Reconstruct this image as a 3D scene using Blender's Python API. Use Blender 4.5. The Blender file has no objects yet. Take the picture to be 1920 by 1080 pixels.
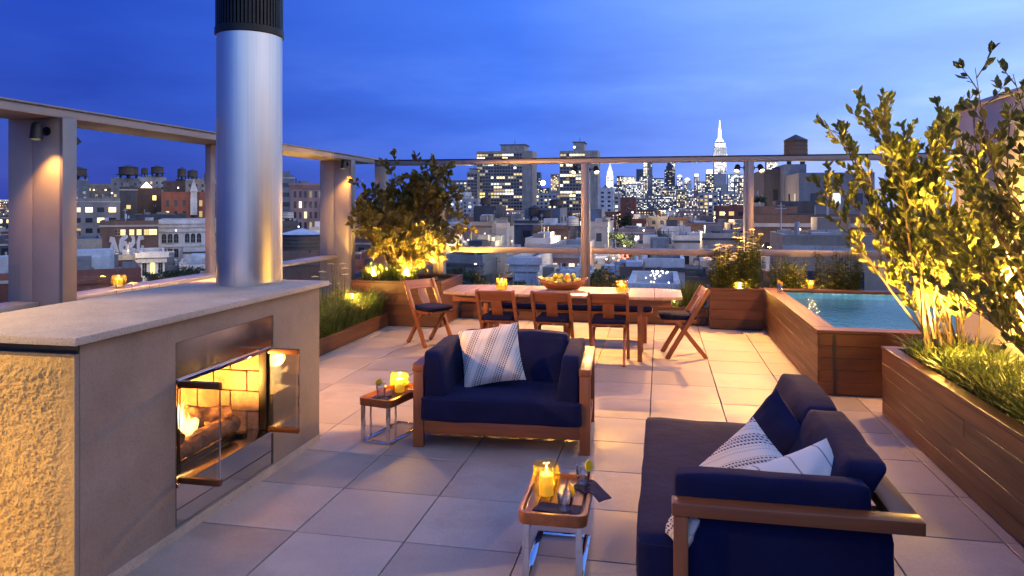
import bpy, bmesh, math, random
from math import sin, cos, pi, radians as R
from mathutils import Vector as V, Matrix as MX, noise as NZ
sc = bpy.context.scene
COL = sc.collection
rnd = random.Random(7)

# ------------------------------------------------------------------ camera
cam_d = bpy.data.cameras.new('camera'); cam = bpy.data.objects.new('camera', cam_d); COL.objects.link(cam)
FPX, YAW, HORIZ, EYE = 1363.06, 0.20133, 385.14, 1.7466
cam_d.sensor_width = 36; cam_d.lens = FPX / 1920 * 36
cam_d.shift_y = -(540 - HORIZ) / 1920
cam_d.clip_start = 0.05; cam_d.clip_end = 20000
cam.location = (0, 0, EYE); cam.rotation_euler = (pi / 2, 0, YAW)
sc.camera = cam

# ------------------------------------------------------------------ world / sun / exposure
world = bpy.data.worlds.new('World'); sc.world = world; world.use_nodes = True
wn, wl = world.node_tree.nodes, world.node_tree.links
wn.clear()
def wnode(t, **k):
    n = wn.new(t)
    for a, b in k.items(): setattr(n, a, b)
    return n
SUN_EL, SUN_AZ = R(14.0), R(100.0)          # afterglow side: to the right and behind the camera (azimuth clockwise from +Y)
sky = wnode('ShaderNodeTexSky', sky_type='NISHITA', sun_disc=False, sun_elevation=SUN_EL, sun_rotation=SUN_AZ, altitude=30, air_density=1.6, dust_density=0.5, ozone_density=6.0)
tc = wnode('ShaderNodeTexCoord')
def wmix(mode, a_, b_, f=1.):
    n = wnode('ShaderNodeMix', data_type='RGBA', blend_type=mode)
    for v, k in ((a_, 6), (b_, 7)):
        if isinstance(v, tuple): n.inputs[k].default_value = (*v, 1)
        else: wl.new(v, n.inputs[k])
    if isinstance(f, float): n.inputs[0].default_value = f
    else: wl.new(f, n.inputs[0])
    return n
def wramp(src, stops):
    n = wnode('ShaderNodeValToRGB'); el = n.color_ramp.elements
    while len(el) < len(stops): el.new(.5)
    for e_, (p_, c_) in zip(el, stops): e_.position = p_; e_.color = (*c_, 1)
    wl.new(src, n.inputs[0]); return n.outputs[0]
nrm_ = wnode('ShaderNodeVectorMath', operation='NORMALIZE'); wl.new(tc.outputs['Generated'], nrm_.inputs[0])
dt = wnode('ShaderNodeVectorMath', operation='DOT_PRODUCT'); wl.new(nrm_.outputs[0], dt.inputs[0]); dt.inputs[1].default_value = (.98, -.17, .05)
mr = wnode('ShaderNodeMapRange'); mr.inputs[1].default_value = -1; mr.inputs[2].default_value = 1; wl.new(dt.outputs['Value'], mr.inputs[0])
# blue hour: deep blue opposite the afterglow, paler towards it
side = wramp(mr.outputs[0], [(0, (.004, .018, .20)), (.12, (.004, .024, .25)), (.33, (.034, .112, .52)), (.58, (.20, .355, .74)), (1, (.46, .56, .78))])
sz = wnode('ShaderNodeSeparateXYZ'); wl.new(nrm_.outputs[0], sz.inputs[0])
low = wramp(sz.outputs[2], [(0, (1.0, .80, .88)), (.10, (1.0, .92, .96)), (.26, (1, 1, 1)), (1, (.80, .84, .92))])
grad = wmix('MULTIPLY', side, low)
sk2 = wmix('MULTIPLY', sky.outputs[0], (.055, .062, .15))
dusk = wmix('MIX', sk2.outputs[2], grad.outputs[2], .90)
mp = wnode('ShaderNodeMapping'); mp.inputs['Scale'].default_value = (1.3, 1.3, 6.0); mp.inputs['Location'].default_value = (3.1, 0.4, 0.2)
nz = wnode('ShaderNodeTexNoise'); nz.inputs['Scale'].default_value = 1.9; nz.inputs['Detail'].default_value = 7; nz.inputs['Roughness'].default_value = 0.55
wl.new(tc.outputs['Generated'], mp.inputs[0]); wl.new(mp.outputs[0], nz.inputs[0])
cr = wnode('ShaderNodeValToRGB'); cr.color_ramp.elements[0].position = 0.34; cr.color_ramp.elements[0].color = (0.76, 0.76, 0.84, 1)
cr.color_ramp.elements[1].position = 0.70; cr.color_ramp.elements[1].color = (1.70, 1.38, 1.12, 1)
e = cr.color_ramp.elements.new(0.50); e.color = (1, 1, 1, 1)
wl.new(nz.outputs[0], cr.inputs[0])
cl = wnode('ShaderNodeMix', data_type='RGBA', blend_type='MULTIPLY')
cf = wramp(sz.outputs[2], [(0, (.75, .75, .75)), (.14, (.9, .9, .9)), (.26, (.35, .35, .35)), (1, (.2, .2, .2))]); wl.new(cf, cl.inputs[0])
wl.new(dusk.outputs[2], cl.inputs[6]); wl.new(cr.outputs[0], cl.inputs[7])
bg = wnode('ShaderNodeBackground'); bg.inputs[1].default_value = 1.45
wl.new(cl.outputs[2], bg.inputs[0])
wo = wnode('ShaderNodeOutputWorld'); wl.new(bg.outputs[0], wo.inputs[0])

sun_d = bpy.data.lights.new('sun', 'SUN'); sun = bpy.data.objects.new('sun', sun_d); COL.objects.link(sun)
sun_d.energy = 0.30; sun_d.angle = R(40); sun_d.color = (1.0, 0.86, 0.84)
sd = V((sin(SUN_AZ) * cos(R(40)), cos(SUN_AZ) * cos(R(40)), sin(R(40))))
sun.rotation_euler = (-sd).to_track_quat('-Z', 'Y').to_euler(); sun.location = (20, -20, 60)

sc.view_settings.view_transform = 'Standard'; sc.view_settings.look = 'None'
sc.view_settings.exposure = 0.40; sc.view_settings.gamma = 1.0; sc.view_settings.use_curve_mapping = False
sc.render.engine = 'CYCLES'
sc.cycles.use_denoising = True
sc.cycles.max_bounces = 7; sc.cycles.diffuse_bounces = 3; sc.cycles.glossy_bounces = 3
sc.cycles.transmission_bounces = 6; sc.cycles.transparent_max_bounces = 16
sc.cycles.caustics_reflective = False; sc.cycles.caustics_refractive = False
sc.cycles.sample_clamp_indirect = 4.0
sc.cycles.use_light_tree = True

# ------------------------------------------------------------------ pixel -> place (used once, to lay the place out from measurements)
_c, _s = cos(YAW), sin(YAW)
def ray(px, py):
    a = (px - 960) / FPX; b = (HORIZ - py) / FPX
    return V((a * _c - _s, a * _s + _c, b))
def onY(px, py, Y):
    d = ray(px, py); return V((0, 0, EYE)) + d * (Y / d.y)
def onX(px, py, X):
    d = ray(px, py); return V((0, 0, EYE)) + d * (X / d.x)
def onZ(px, py, z):
    d = ray(px, py); return V((0, 0, EYE)) + d * ((z - EYE) / d.z)

# ------------------------------------------------------------------ materials
MATS = {}
def newmat(name):
    m = bpy.data.materials.new(name); m.use_nodes = True; m.node_tree.nodes.clear(); MATS[name] = m
    return m, m.node_tree.nodes, m.node_tree.links
def pbsdf(N, L, col=(.5, .5, .5), rough=.6, metal=0., **k):
    b = N.new('ShaderNodeBsdfPrincipled'); o = N.new('ShaderNodeOutputMaterial'); L.new(b.outputs[0], o.inputs[0])
    b.inputs['Base Color'].default_value = (*col, 1); b.inputs['Roughness'].default_value = rough; b.inputs['Metallic'].default_value = metal
    for a, v in k.items(): b.inputs[a].default_value = v
    return b, o
def ramp(N, L, src, stops):
    r = N.new('ShaderNodeValToRGB'); el = r.color_ramp.elements
    while len(el) < len(stops): el.new(.5)
    for e, (p, c) in zip(el, stops): e.position = p; e.color = (*c, 1)
    L.new(src, r.inputs[0]); return r.outputs[0]
def noise(N, L, scale, detail=4, rough=.55, stretch=(1, 1, 1), coord='Object', rand=True):
    t = N.new('ShaderNodeTexCoord'); m = N.new('ShaderNodeMapping'); m.inputs['Scale'].default_value = stretch
    src = t.outputs[coord]
    if rand:
        oi = N.new('ShaderNodeObjectInfo'); mul = N.new('ShaderNodeMath'); mul.operation = 'MULTIPLY'; mul.inputs[1].default_value = 37.0
        L.new(oi.outputs['Random'], mul.inputs[0])
        ad = N.new('ShaderNodeVectorMath'); ad.operation = 'ADD'; L.new(src, ad.inputs[0]); L.new(mul.outputs[0], ad.inputs[1]); src = ad.outputs[0]
    L.new(src, m.inputs[0])
    n = N.new('ShaderNodeTexNoise'); n.inputs['Scale'].default_value = scale; n.inputs['Detail'].default_value = detail; n.inputs['Roughness'].default_value = rough
    L.new(m.outputs[0], n.inputs[0]); return n.outputs[0]
def bump(N, L, b, src, strength=.3, dist=.01):
    n = N.new('ShaderNodeBump'); n.inputs['Strength'].default_value = strength; n.inputs['Distance'].default_value = dist
    L.new(src, n.inputs['Height']); L.new(n.outputs[0], b.inputs['Normal'])
def mixc(N, L, a, b, f, mode='MIX'):
    m = N.new('ShaderNodeMix'); m.data_type = 'RGBA'; m.blend_type = mode
    for v, i in ((a, 6), (b, 7)):
        if isinstance(v, tuple): m.inputs[i].default_value = (*v, 1)
        else: L.new(v, m.inputs[i])
    if isinstance(f, (int, float)): m.inputs[0].default_value = f
    else: L.new(f, m.inputs[0])
    return m.outputs[2]
def objrand(N): return N.new('ShaderNodeObjectInfo').outputs['Random']

def plain(name, col, rough=.6, metal=0., var=.25, scale=6., bmp=.15, bscale=60., bdist=.004, **k):
    m, N, L = newmat(name); b, o = pbsdf(N, L, col, rough, metal, **k)
    n = noise(N, L, scale, 5)
    lo = tuple(c * (1 - var) for c in col); hi = tuple(min(1, c * (1 + var)) for c in col)
    L.new(ramp(N, L, n, [(.3, lo), (.7, hi)]), b.inputs['Base Color'])
    if bmp: bump(N, L, b, noise(N, L, bscale, 4), bmp, bdist)
    return m
def wood(name, c0, c1, rough=.42, axis=0, coat=.0, grain=9.):
    m, N, L = newmat(name); b, o = pbsdf(N, L, c0, rough)
    st = [14., 14., 14.]; st[axis] = .8
    n = noise(N, L, grain / 6, 6, .6, tuple(st))
    n2 = noise(N, L, 2.2, 3, .5)
    c = ramp(N, L, n, [(.25, c0), (.75, c1)])
    oi = objrand(N); v = ramp(N, L, oi, [(0, (.78, .77, .76)), (1, (1.2, 1.17, 1.14))])
    c = mixc(N, L, c, v, .9, 'MULTIPLY')
    c = mixc(N, L, c, ramp(N, L, n2, [(.3, (.75, .75, .75)), (.7, (1.1, 1.1, 1.1))]), .8, 'MULTIPLY')
    L.new(c, b.inputs['Base Color'])
    L.new(ramp(N, L, n, [(.2, (rough + .12,) * 3), (.8, (rough - .1,) * 3)]), b.inputs['Roughness'])
    b.inputs['Coat Weight'].default_value = coat; b.inputs['Coat Roughness'].default_value = .2
    bump(N, L, b, n, .22, .003)
    return m
for ax in 'xyz':
    wood('ipe_' + ax, (.058, .020, .0085), (.118, .041, .016), .46, 'xyz'.index(ax))
    wood('teak_' + ax, (.16, .048, .013), (.29, .098, .029), .38, 'xyz'.index(ax), .15)
    wood('pale_teak_' + ax, (.30, .19, .12), (.46, .31, .21), .38, 'xyz'.index(ax), .1)

def paver_mat():
    m, N, L = newmat('paver'); b, o = pbsdf(N, L, (.5, .45, .4), .62)
    big = noise(N, L, 2.4, 4, .6); fine = noise(N, L, 160, 3, .7)
    c = ramp(N, L, big, [(.3, (.265, .235, .228)), (.7, (.355, .315, .305))])
    c = mixc(N, L, c, ramp(N, L, fine, [(.30, (.72, .72, .72)), (.5, (1, 1, 1)), (.72, (1.18, 1.18, 1.18))]), .8, 'MULTIPLY')
    c = mixc(N, L, c, ramp(N, L, objrand(N), [(0, (.80, .79, .79)), (1, (1.12, 1.10, 1.08))]), 1., 'MULTIPLY')
    st = noise(N, L, 1.1, 5, .7, coord='Object')
    c = mixc(N, L, c, ramp(N, L, st, [(.52, (1, 1, 1)), (.72, (.74, .71, .69))]), 1., 'MULTIPLY')
    L.new(c, b.inputs['Base Color'])
    L.new(ramp(N, L, big, [(.3, (.48,) * 3), (.7, (.7,) * 3)]), b.inputs['Roughness'])
    bump(N, L, b, fine, .22, .002); return m
paver_mat()
plain('joint', (.05, .045, .04), .9)
def stone(name, col, bscale=45, bmp=.5, bdist=.006, speck=.5):
    m, N, L = newmat(name); b, o = pbsdf(N, L, col, .8)
    a = noise(N, L, 3, 5, .6); f = noise(N, L, 120, 3, .7); g = noise(N, L, bscale, 6, .65)
    c = ramp(N, L, a, [(.3, tuple(x * .82 for x in col)), (.7, tuple(x * 1.15 for x in col))])
    c = mixc(N, L, c, ramp(N, L, f, [(.32, (.5, .48, .46)), (.45, (1, 1, 1)), (.7, (1.15, 1.15, 1.15))]), speck, 'MULTIPLY')
    L.new(c, b.inputs['Base Color']); bump(N, L, b, g, bmp, bdist); return m
stone('cast_stone', (.19, .155, .14)); stone('slab_stone', (.36, .31, .275), 90, .6, .006, .8)
stone('rough_stone', (.42, .29, .12), 40, .8, .02, .5)
plain('black', (.012, .012, .013), .5, var=.2); plain('dark_metal', (.03, .028, .026), .4, .8)
plain('column_panel', (.29, .25, .23), .48, .2, .12, 2.5, .1, 25.)
plain('mullion', (.25, .215, .20), .36, .6, .1, 3, .05)
plain('sill', (.42, .40, .40), .38, .5, .15, 4, .1)
def steel(name, col=(.70, .655, .59), rough=.33, stretch=(60, 60, .6)):
    m, N, L = newmat(name); b, o = pbsdf(N, L, col, rough, 1.0)
    n = noise(N, L, 1.2, 5, .6, stretch); n2 = noise(N, L, 1.6, 4, .6)
    L.new(ramp(N, L, n, [(.3, tuple(x * .9 for x in col)), (.7, tuple(x * 1.08 for x in col))]), b.inputs['Base Color'])
    L.new(ramp(N, L, n2, [(.3, (rough - .05,) * 3), (.7, (rough + .1,) * 3)]), b.inputs['Roughness'])
    b.inputs['Anisotropic'].default_value = .5
    return m
steel('flue_steel'); steel('hood_steel', (.55, .53, .51), .14, (2, 2, 2)); plain('chrome', (.75, .75, .76), .06, 1., .03, 4, 0)
plain('bronze', (.13, .055, .025), .35, .7)
def firebrick():
    m, N, L = newmat('firebrick'); b, o = pbsdf(N, L, (.5, .35, .2), .88)
    n = noise(N, L, 7, 5, .65); s_ = noise(N, L, 2.6, 5, .7, rand=False); f = noise(N, L, 70, 3, .7)
    c = ramp(N, L, n, [(.3, (.40, .26, .15)), (.7, (.58, .41, .26))])
    c = mixc(N, L, c, ramp(N, L, s_, [(.38, (.22, .20, .19)), (.62, (1, 1, 1))]), .9, 'MULTIPLY')
    c = mixc(N, L, c, ramp(N, L, f, [(.3, (.7,) * 3), (.6, (1.1,) * 3)]), .7, 'MULTIPLY')
    L.new(c, b.inputs['Base Color']); bump(N, L, b, f, .6, .006)
firebrick()
plain('mortar', (.22, .15, .09), .9)
plain('bark_log', (.15, .075, .038), .9, var=.6, scale=12, bmp=1., bscale=18, bdist=.02)
def fabric(name, col, weave=420, sheen=.02):
    m, N, L = newmat(name); b, o = pbsdf(N, L, col, .88)
    b.inputs['Specular IOR Level'].default_value = .12; b.inputs['Sheen Weight'].default_value = sheen; b.inputs['Sheen Roughness'].default_value = .4
    a = noise(N, L, 5, 4, .6); f = noise(N, L, weave, 2, .6); w = noise(N, L, 9, 4, .55)
    c = ramp(N, L, a, [(.3, tuple(x * .8 for x in col)), (.7, tuple(x * 1.2 for x in col))])
    c = mixc(N, L, c, ramp(N, L, f, [(.3, (.7,) * 3), (.7, (1.25,) * 3)]), .7, 'MULTIPLY')
    L.new(c, b.inputs['Base Color'])
    ad = N.new('ShaderNodeMath'); ad.operation = 'MULTIPLY_ADD'; ad.inputs[1].default_value = .06; L.new(f, ad.inputs[0]); L.new(w, ad.inputs[2])
    bump(N, L, b, ad.outputs[0], .45, .012); return m
fabric('navy', (.0066, .0092, .044)); fabric('navy_cloth', (.012, .016, .055)); fabric('cream_cloth', (.62, .56, .52))
def stripe_cloth():
    m, N, L = newmat('striped_cloth'); b, o = pbsdf(N, L, (.6, .55, .52), .9)
    t = N.new('ShaderNodeTexCoord'); mp = N.new('ShaderNodeMapping'); mp.inputs['Rotation'].default_value = (0, 0, R(-62)); L.new(t.outputs['Object'], mp.inputs[0])
    sp = N.new('ShaderNodeSeparateXYZ'); L.new(mp.outputs[0], sp.inputs[0])
    def band(src, freq, duty, off=0.):
        a = N.new('ShaderNodeMath'); a.operation = 'MULTIPLY_ADD'; a.inputs[1].default_value = freq; a.inputs[2].default_value = off; L.new(src, a.inputs[0])
        f = N.new('ShaderNodeMath'); f.operation = 'FRACT'; L.new(a.outputs[0], f.inputs[0])
        g = N.new('ShaderNodeMath'); g.operation = 'LESS_THAN'; g.inputs[1].default_value = duty; L.new(f.outputs[0], g.inputs[0]); return g.outputs[0]
    def mul(a, b_):
        x = N.new('ShaderNodeMath'); x.operation = 'MULTIPLY'; L.new(a, x.inputs[0]); L.new(b_, x.inputs[1]); return x.outputs[0]
    skew = N.new('ShaderNodeMath'); skew.operation = 'MULTIPLY_ADD'; skew.inputs[1].default_value = .8
    L.new(sp.outputs[1], skew.inputs[0]); L.new(sp.outputs[0], skew.inputs[2])
    wide = mul(band(sp.outputs[1], 7.5, .42), mul(band(sp.outputs[1], 60, .55), band(skew.outputs[0], 62, .66)))
    thin = mul(band(sp.outputs[1], 17, .5, .4), mul(band(sp.outputs[1], 51, .4), band(skew.outputs[0], 90, .4)))
    c = mixc(N, L, (.62, .56, .53), (.30, .27, .28), thin)
    c = mixc(N, L, c, (.055, .06, .115), wide); L.new(c, b.inputs['Base Color'])
    bump(N, L, b, noise(N, L, 300, 2), .3, .004); return m
stripe_cloth()
def line_cloth():
    m, N, L = newmat('lined_cloth'); b, o = pbsdf(N, L, (.62, .56, .52), .9)
    t = N.new('ShaderNodeTexCoord'); sp = N.new('ShaderNodeSeparateXYZ'); L.new(t.outputs['Object'], sp.inputs[0])
    a = N.new('ShaderNodeMath'); a.operation = 'MULTIPLY'; a.inputs[1].default_value = 7.; L.new(sp.outputs[0], a.inputs[0])
    f = N.new('ShaderNodeMath'); f.operation = 'FRACT'; L.new(a.outputs[0], f.inputs[0])
    g = N.new('ShaderNodeMath'); g.operation = 'LESS_THAN'; g.inputs[1].default_value = .05; L.new(f.outputs[0], g.inputs[0])
    L.new(mixc(N, L, (.66, .60, .57), (.22, .2, .22), g.outputs[0]), b.inputs['Base Color'])
    bump(N, L, b, noise(N, L, 10, 4), .5, .01); return m
line_cloth()
def clear_glass(name, tint=(1, 1, 1), refl=.10, rough=.0, dens=.06):
    m, N, L = newmat(name)
    tr = N.new('ShaderNodeBsdfTransparent'); tr.inputs[0].default_value = (*tint, 1)
    gl = N.new('ShaderNodeBsdfGlossy'); gl.inputs[0].default_value = (1, 1, 1, 1); gl.inputs['Roughness'].default_value = rough
    lw = N.new('ShaderNodeLayerWeight'); lw.inputs[0].default_value = .5
    pw = N.new('ShaderNodeMath'); pw.operation = 'POWER'; pw.inputs[1].default_value = 4.; L.new(lw.outputs['Facing'], pw.inputs[0])
    mm = N.new('ShaderNodeMath'); mm.operation = 'MULTIPLY_ADD'; mm.inputs[1].default_value = refl * 3; mm.inputs[2].default_value = dens; L.new(pw.outputs[0], mm.inputs[0])
    cl = N.new('ShaderNodeClamp'); L.new(mm.outputs[0], cl.inputs[0])
    mx = N.new('ShaderNodeMixShader'); L.new(cl.outputs[0], mx.inputs[0]); L.new(tr.outputs[0], mx.inputs[1]); L.new(gl.outputs[0], mx.inputs[2])
    o = N.new('ShaderNodeOutputMaterial'); L.new(mx.outputs[0], o.inputs[0]); return m
clear_glass('pane_glass', (.95, .97, .98), .12, 0, .012)
clear_glass('door_glass', (.93, .92, .9), .22, .02, .05)
clear_glass('tumbler_glass', (.94, .95, .95), .5, .0, .05)
def amber():
    m, N, L = newmat('amber_glass')
    tr = N.new('ShaderNodeBsdfTransparent'); tr.inputs[0].default_value = (1, .92, .58, 1)
    tl = N.new('ShaderNodeBsdfTranslucent'); tl.inputs[0].default_value = (1, .72, .12, 1)
    gl = N.new('ShaderNodeBsdfGlossy'); gl.inputs['Roughness'].default_value = .08
    a_ = N.new('ShaderNodeMixShader'); a_.inputs[0].default_value = .05; L.new(tr.outputs[0], a_.inputs[1]); L.new(tl.outputs[0], a_.inputs[2])
    b_ = N.new('ShaderNodeMixShader'); b_.inputs[0].default_value = .07; L.new(a_.outputs[0], b_.inputs[1]); L.new(gl.outputs[0], b_.inputs[2])
    o = N.new('ShaderNodeOutputMaterial'); L.new(b_.outputs[0], o.inputs[0])
amber()
clear_glass('drink', (.90, .92, .92), .3, 0, .02)
def emit(name, col, s, sampling=True):
    m, N, L = newmat(name); e = N.new('ShaderNodeEmission'); e.inputs[0].default_value = (*col, 1); e.inputs[1].default_value = s
    o = N.new('ShaderNodeOutputMaterial'); L.new(e.outputs[0], o.inputs[0])
    if not sampling: m.cycles.emission_sampling = 'NONE'
    return m
emit('flame', (1.0, .62, .18), 9., False); emit('lens', (1.0, .80, .45), 14., False); emit('city_lamp', (1.0, .78, .45), 6., False)
emit('mast_crown_glow', (1, .97, .92), 2.2, False); emit('cool_lamp', (.6, .9, 1), 2., False); emit('tail_lamp', (1, .15, .08), 4., False)
def fire_mat():
    m, N, L = newmat('fire')
    t = N.new('ShaderNodeTexCoord'); sp = N.new('ShaderNodeSeparateXYZ'); L.new(t.outputs['Generated'], sp.inputs[0])
    e = N.new('ShaderNodeEmission'); L.new(ramp(N, L, sp.outputs[2], [(0, (1, .42, .06)), (.45, (1, .70, .25)), (1, (1, .45, .08))]), e.inputs[0]); e.inputs[1].default_value = 5.5
    tr = N.new('ShaderNodeBsdfTransparent'); lw = N.new('ShaderNodeLayerWeight'); lw.inputs[0].default_value = .35
    n = noise(N, L, 14, 3, .6, (1, 1, .5))
    a = N.new('ShaderNodeMath'); a.operation = 'MULTIPLY'; L.new(ramp(N, L, lw.outputs['Facing'], [(.2, (.75,) * 3), (.85, (0,) * 3)]), a.inputs[0]); L.new(ramp(N, L, n, [(.3, (.25,) * 3), (.6, (1,) * 3)]), a.inputs[1])
    mx = N.new('ShaderNodeMixShader'); L.new(a.outputs[0], mx.inputs[0]); L.new(tr.outputs[0], mx.inputs[1]); L.new(e.outputs[0], mx.inputs[2])
    o = N.new('ShaderNodeOutputMaterial'); L.new(mx.outputs[0], o.inputs[0]); m.cycles.emission_sampling = 'NONE'
fire_mat()
def wax():
    m, N, L = newmat('wax'); b, o = pbsdf(N, L, (.85, .66, .25), .5)
    b.inputs['Emission Color'].default_value = (1, .55, .08, 1); b.inputs['Emission Strength'].default_value = .35; m.cycles.emission_sampling = 'NONE'  # emission stands in for flame light shining through the wax
wax()
def leafmat(name, c0, c1, trans=.35):
    m, N, L = newmat(name); b, o = pbsdf(N, L, c0, .45)
    n = noise(N, L, 7., 3, .6)
    c = ramp(N, L, n, [(.3, c0), (.7, c1)])
    g = N.new('ShaderNodeNewGeometry'); r = ramp(N, L, g.outputs['Random Per Island'], [(0, (.65, .7, .6)), (1, (1.35, 1.25, 1.2))])
    c = mixc(N, L, c, r, 1., 'MULTIPLY'); L.new(c, b.inputs['Base Color'])
    t = N.new('ShaderNodeBsdfTranslucent'); L.new(c, t.inputs[0])
    mx = N.new('ShaderNodeMixShader'); mx.inputs[0].default_value = trans; L.new(b.outputs[0], mx.inputs[1]); L.new(t.outputs[0], mx.inputs[2]); L.new(mx.outputs[0], o.inputs[0]); return m
leafmat('leaf_bright', (.10, .135, .018), (.17, .19, .035), .45); leafmat('leaf_dark', (.045, .062, .015), (.09, .105, .025), .4)
leafmat('leaf_maple', (.062, .07, .016), (.145, .115, .026), .4); leafmat('grass_blade', (.06, .105, .02), (.12, .16, .04)); leafmat('city_leaf', (.025, .045, .015), (.05, .08, .02), .2)
leafmat('petal', (.75, .72, .66), (.85, .82, .78), .3); leafmat('pollen', (.45, .38, .08), (.6, .5, .1), .1)
plain('bark', (.075, .052, .032), .85, var=.35, scale=12, bmp=.6, bscale=40); plain('soil', (.045, .03, .02), .95, bmp=.8, bscale=40, bdist=.02)
plain('orange_skin', (.75, .24, .02), .42, var=.2, bmp=.25, bscale=160, bdist=.002); plain('lemon_skin', (.72, .55, .04), .42, var=.15, bmp=.25, bscale=150, bdist=.002); plain('lime_skin', (.45, .50, .05), .42, var=.2, bmp=.2, bscale=150, bdist=.002)
plain('lemon_flesh', (.85, .62, .06), .3, var=.2, scale=40); plain('lemon_rind', (.8, .5, .02), .4, var=.1)
plain('plaster', (.60, .53, .44), .8, var=.1, scale=2.5, bmp=.25, bscale=30)
def pool_tile():
    m, N, L = newmat('pool_tile'); b, o = pbsdf(N, L, (.2, .4, .5), .3)
    t = N.new('ShaderNodeTexCoord'); v = N.new('ShaderNodeTexVoronoi'); v.feature = 'F1'; v.distance = 'CHEBYCHEV'; v.inputs['Scale'].default_value = 26; v.inputs['Randomness'].default_value = .25; L.new(t.outputs['Object'], v.inputs[0])
    c = ramp(N, L, v.outputs['Color'], [(0, (.06, .17, .22)), (.5, (.14, .32, .38)), (1, (.34, .55, .60))]); L.new(c, b.inputs['Base Color'])
pool_tile()
def water():
    m, N, L = newmat('water'); b, o = pbsdf(N, L, (.75, .93, 1.0), .03)
    b.inputs['Transmission Weight'].default_value = 1.; b.inputs['IOR'].default_value = 1.33
    bump(N, L, b, noise(N, L, 13, 4, .65, (1, .55, 1), rand=False), .9, .03)
    # shadow rays of the pool lamps and candles pass the thin sheet
    return m
water()
plain('asphalt', (.045, .045, .05), .8); plain('pavement', (.2, .19, .18), .8)
# city walls
def citywall(name, col, var=.22):
    m, N, L = newmat(name); b, o = pbsdf(N, L, col, .85)
    a = noise(N, L, .22, 6, .65); s_ = noise(N, L, .5, 4, .6, (1, 1, .12)); f = noise(N, L, 4., 3, .6)
    c = ramp(N, L, a, [(.3, tuple(x * (1 - var) for x in col)), (.7, tuple(x * (1 + var) for x in col))])
    c = mixc(N, L, c, ramp(N, L, s_, [(.35, (.7, .68, .66)), (.6, (1.05, 1.05, 1.05))]), .7, 'MULTIPLY')
    c = mixc(N, L, c, ramp(N, L, f, [(.3, (.82,) * 3), (.7, (1.1,) * 3)]), .8, 'MULTIPLY')
    L.new(c, b.inputs['Base Color']); return m
WALLC = dict(red_brick=(.24, .085, .06), brown_brick=(.17, .10, .075), grey=(.24, .23, .23), pale=(.46, .42, .40), white=(.66, .63, .62), tan=(.34, .27, .21), dark=(.085, .08, .085), pink_brick=(.36, .22, .20), slate=(.16, .18, .22), concrete=(.42, .35, .29))
for k, v in WALLC.items(): citywall('wall_' + k, v)
for k, v in dict(roof_silver=(.50, .52, .56), roof_tar=(.05, .05, .055), roof_grey=(.25, .26, .28), tank_wood=(.13, .085, .06), tank_roof=(.06, .06, .065), copper=(.12, .26, .25)).items(): citywall(k, v, .3)
def windowmat():
    m, N, L = newmat('city_window'); b, o = pbsdf(N, L, (.03, .035, .05), .12)
    a = N.new('ShaderNodeAttribute'); a.attribute_name = 'wc'; q = N.new('ShaderNodeAttribute'); q.attribute_name = 'lit'
    L.new(a.outputs['Color'], b.inputs['Emission Color']); L.new(q.outputs['Fac'], b.inputs['Emission Strength']); m.cycles.emission_sampling = 'NONE'
windowmat()

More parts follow.
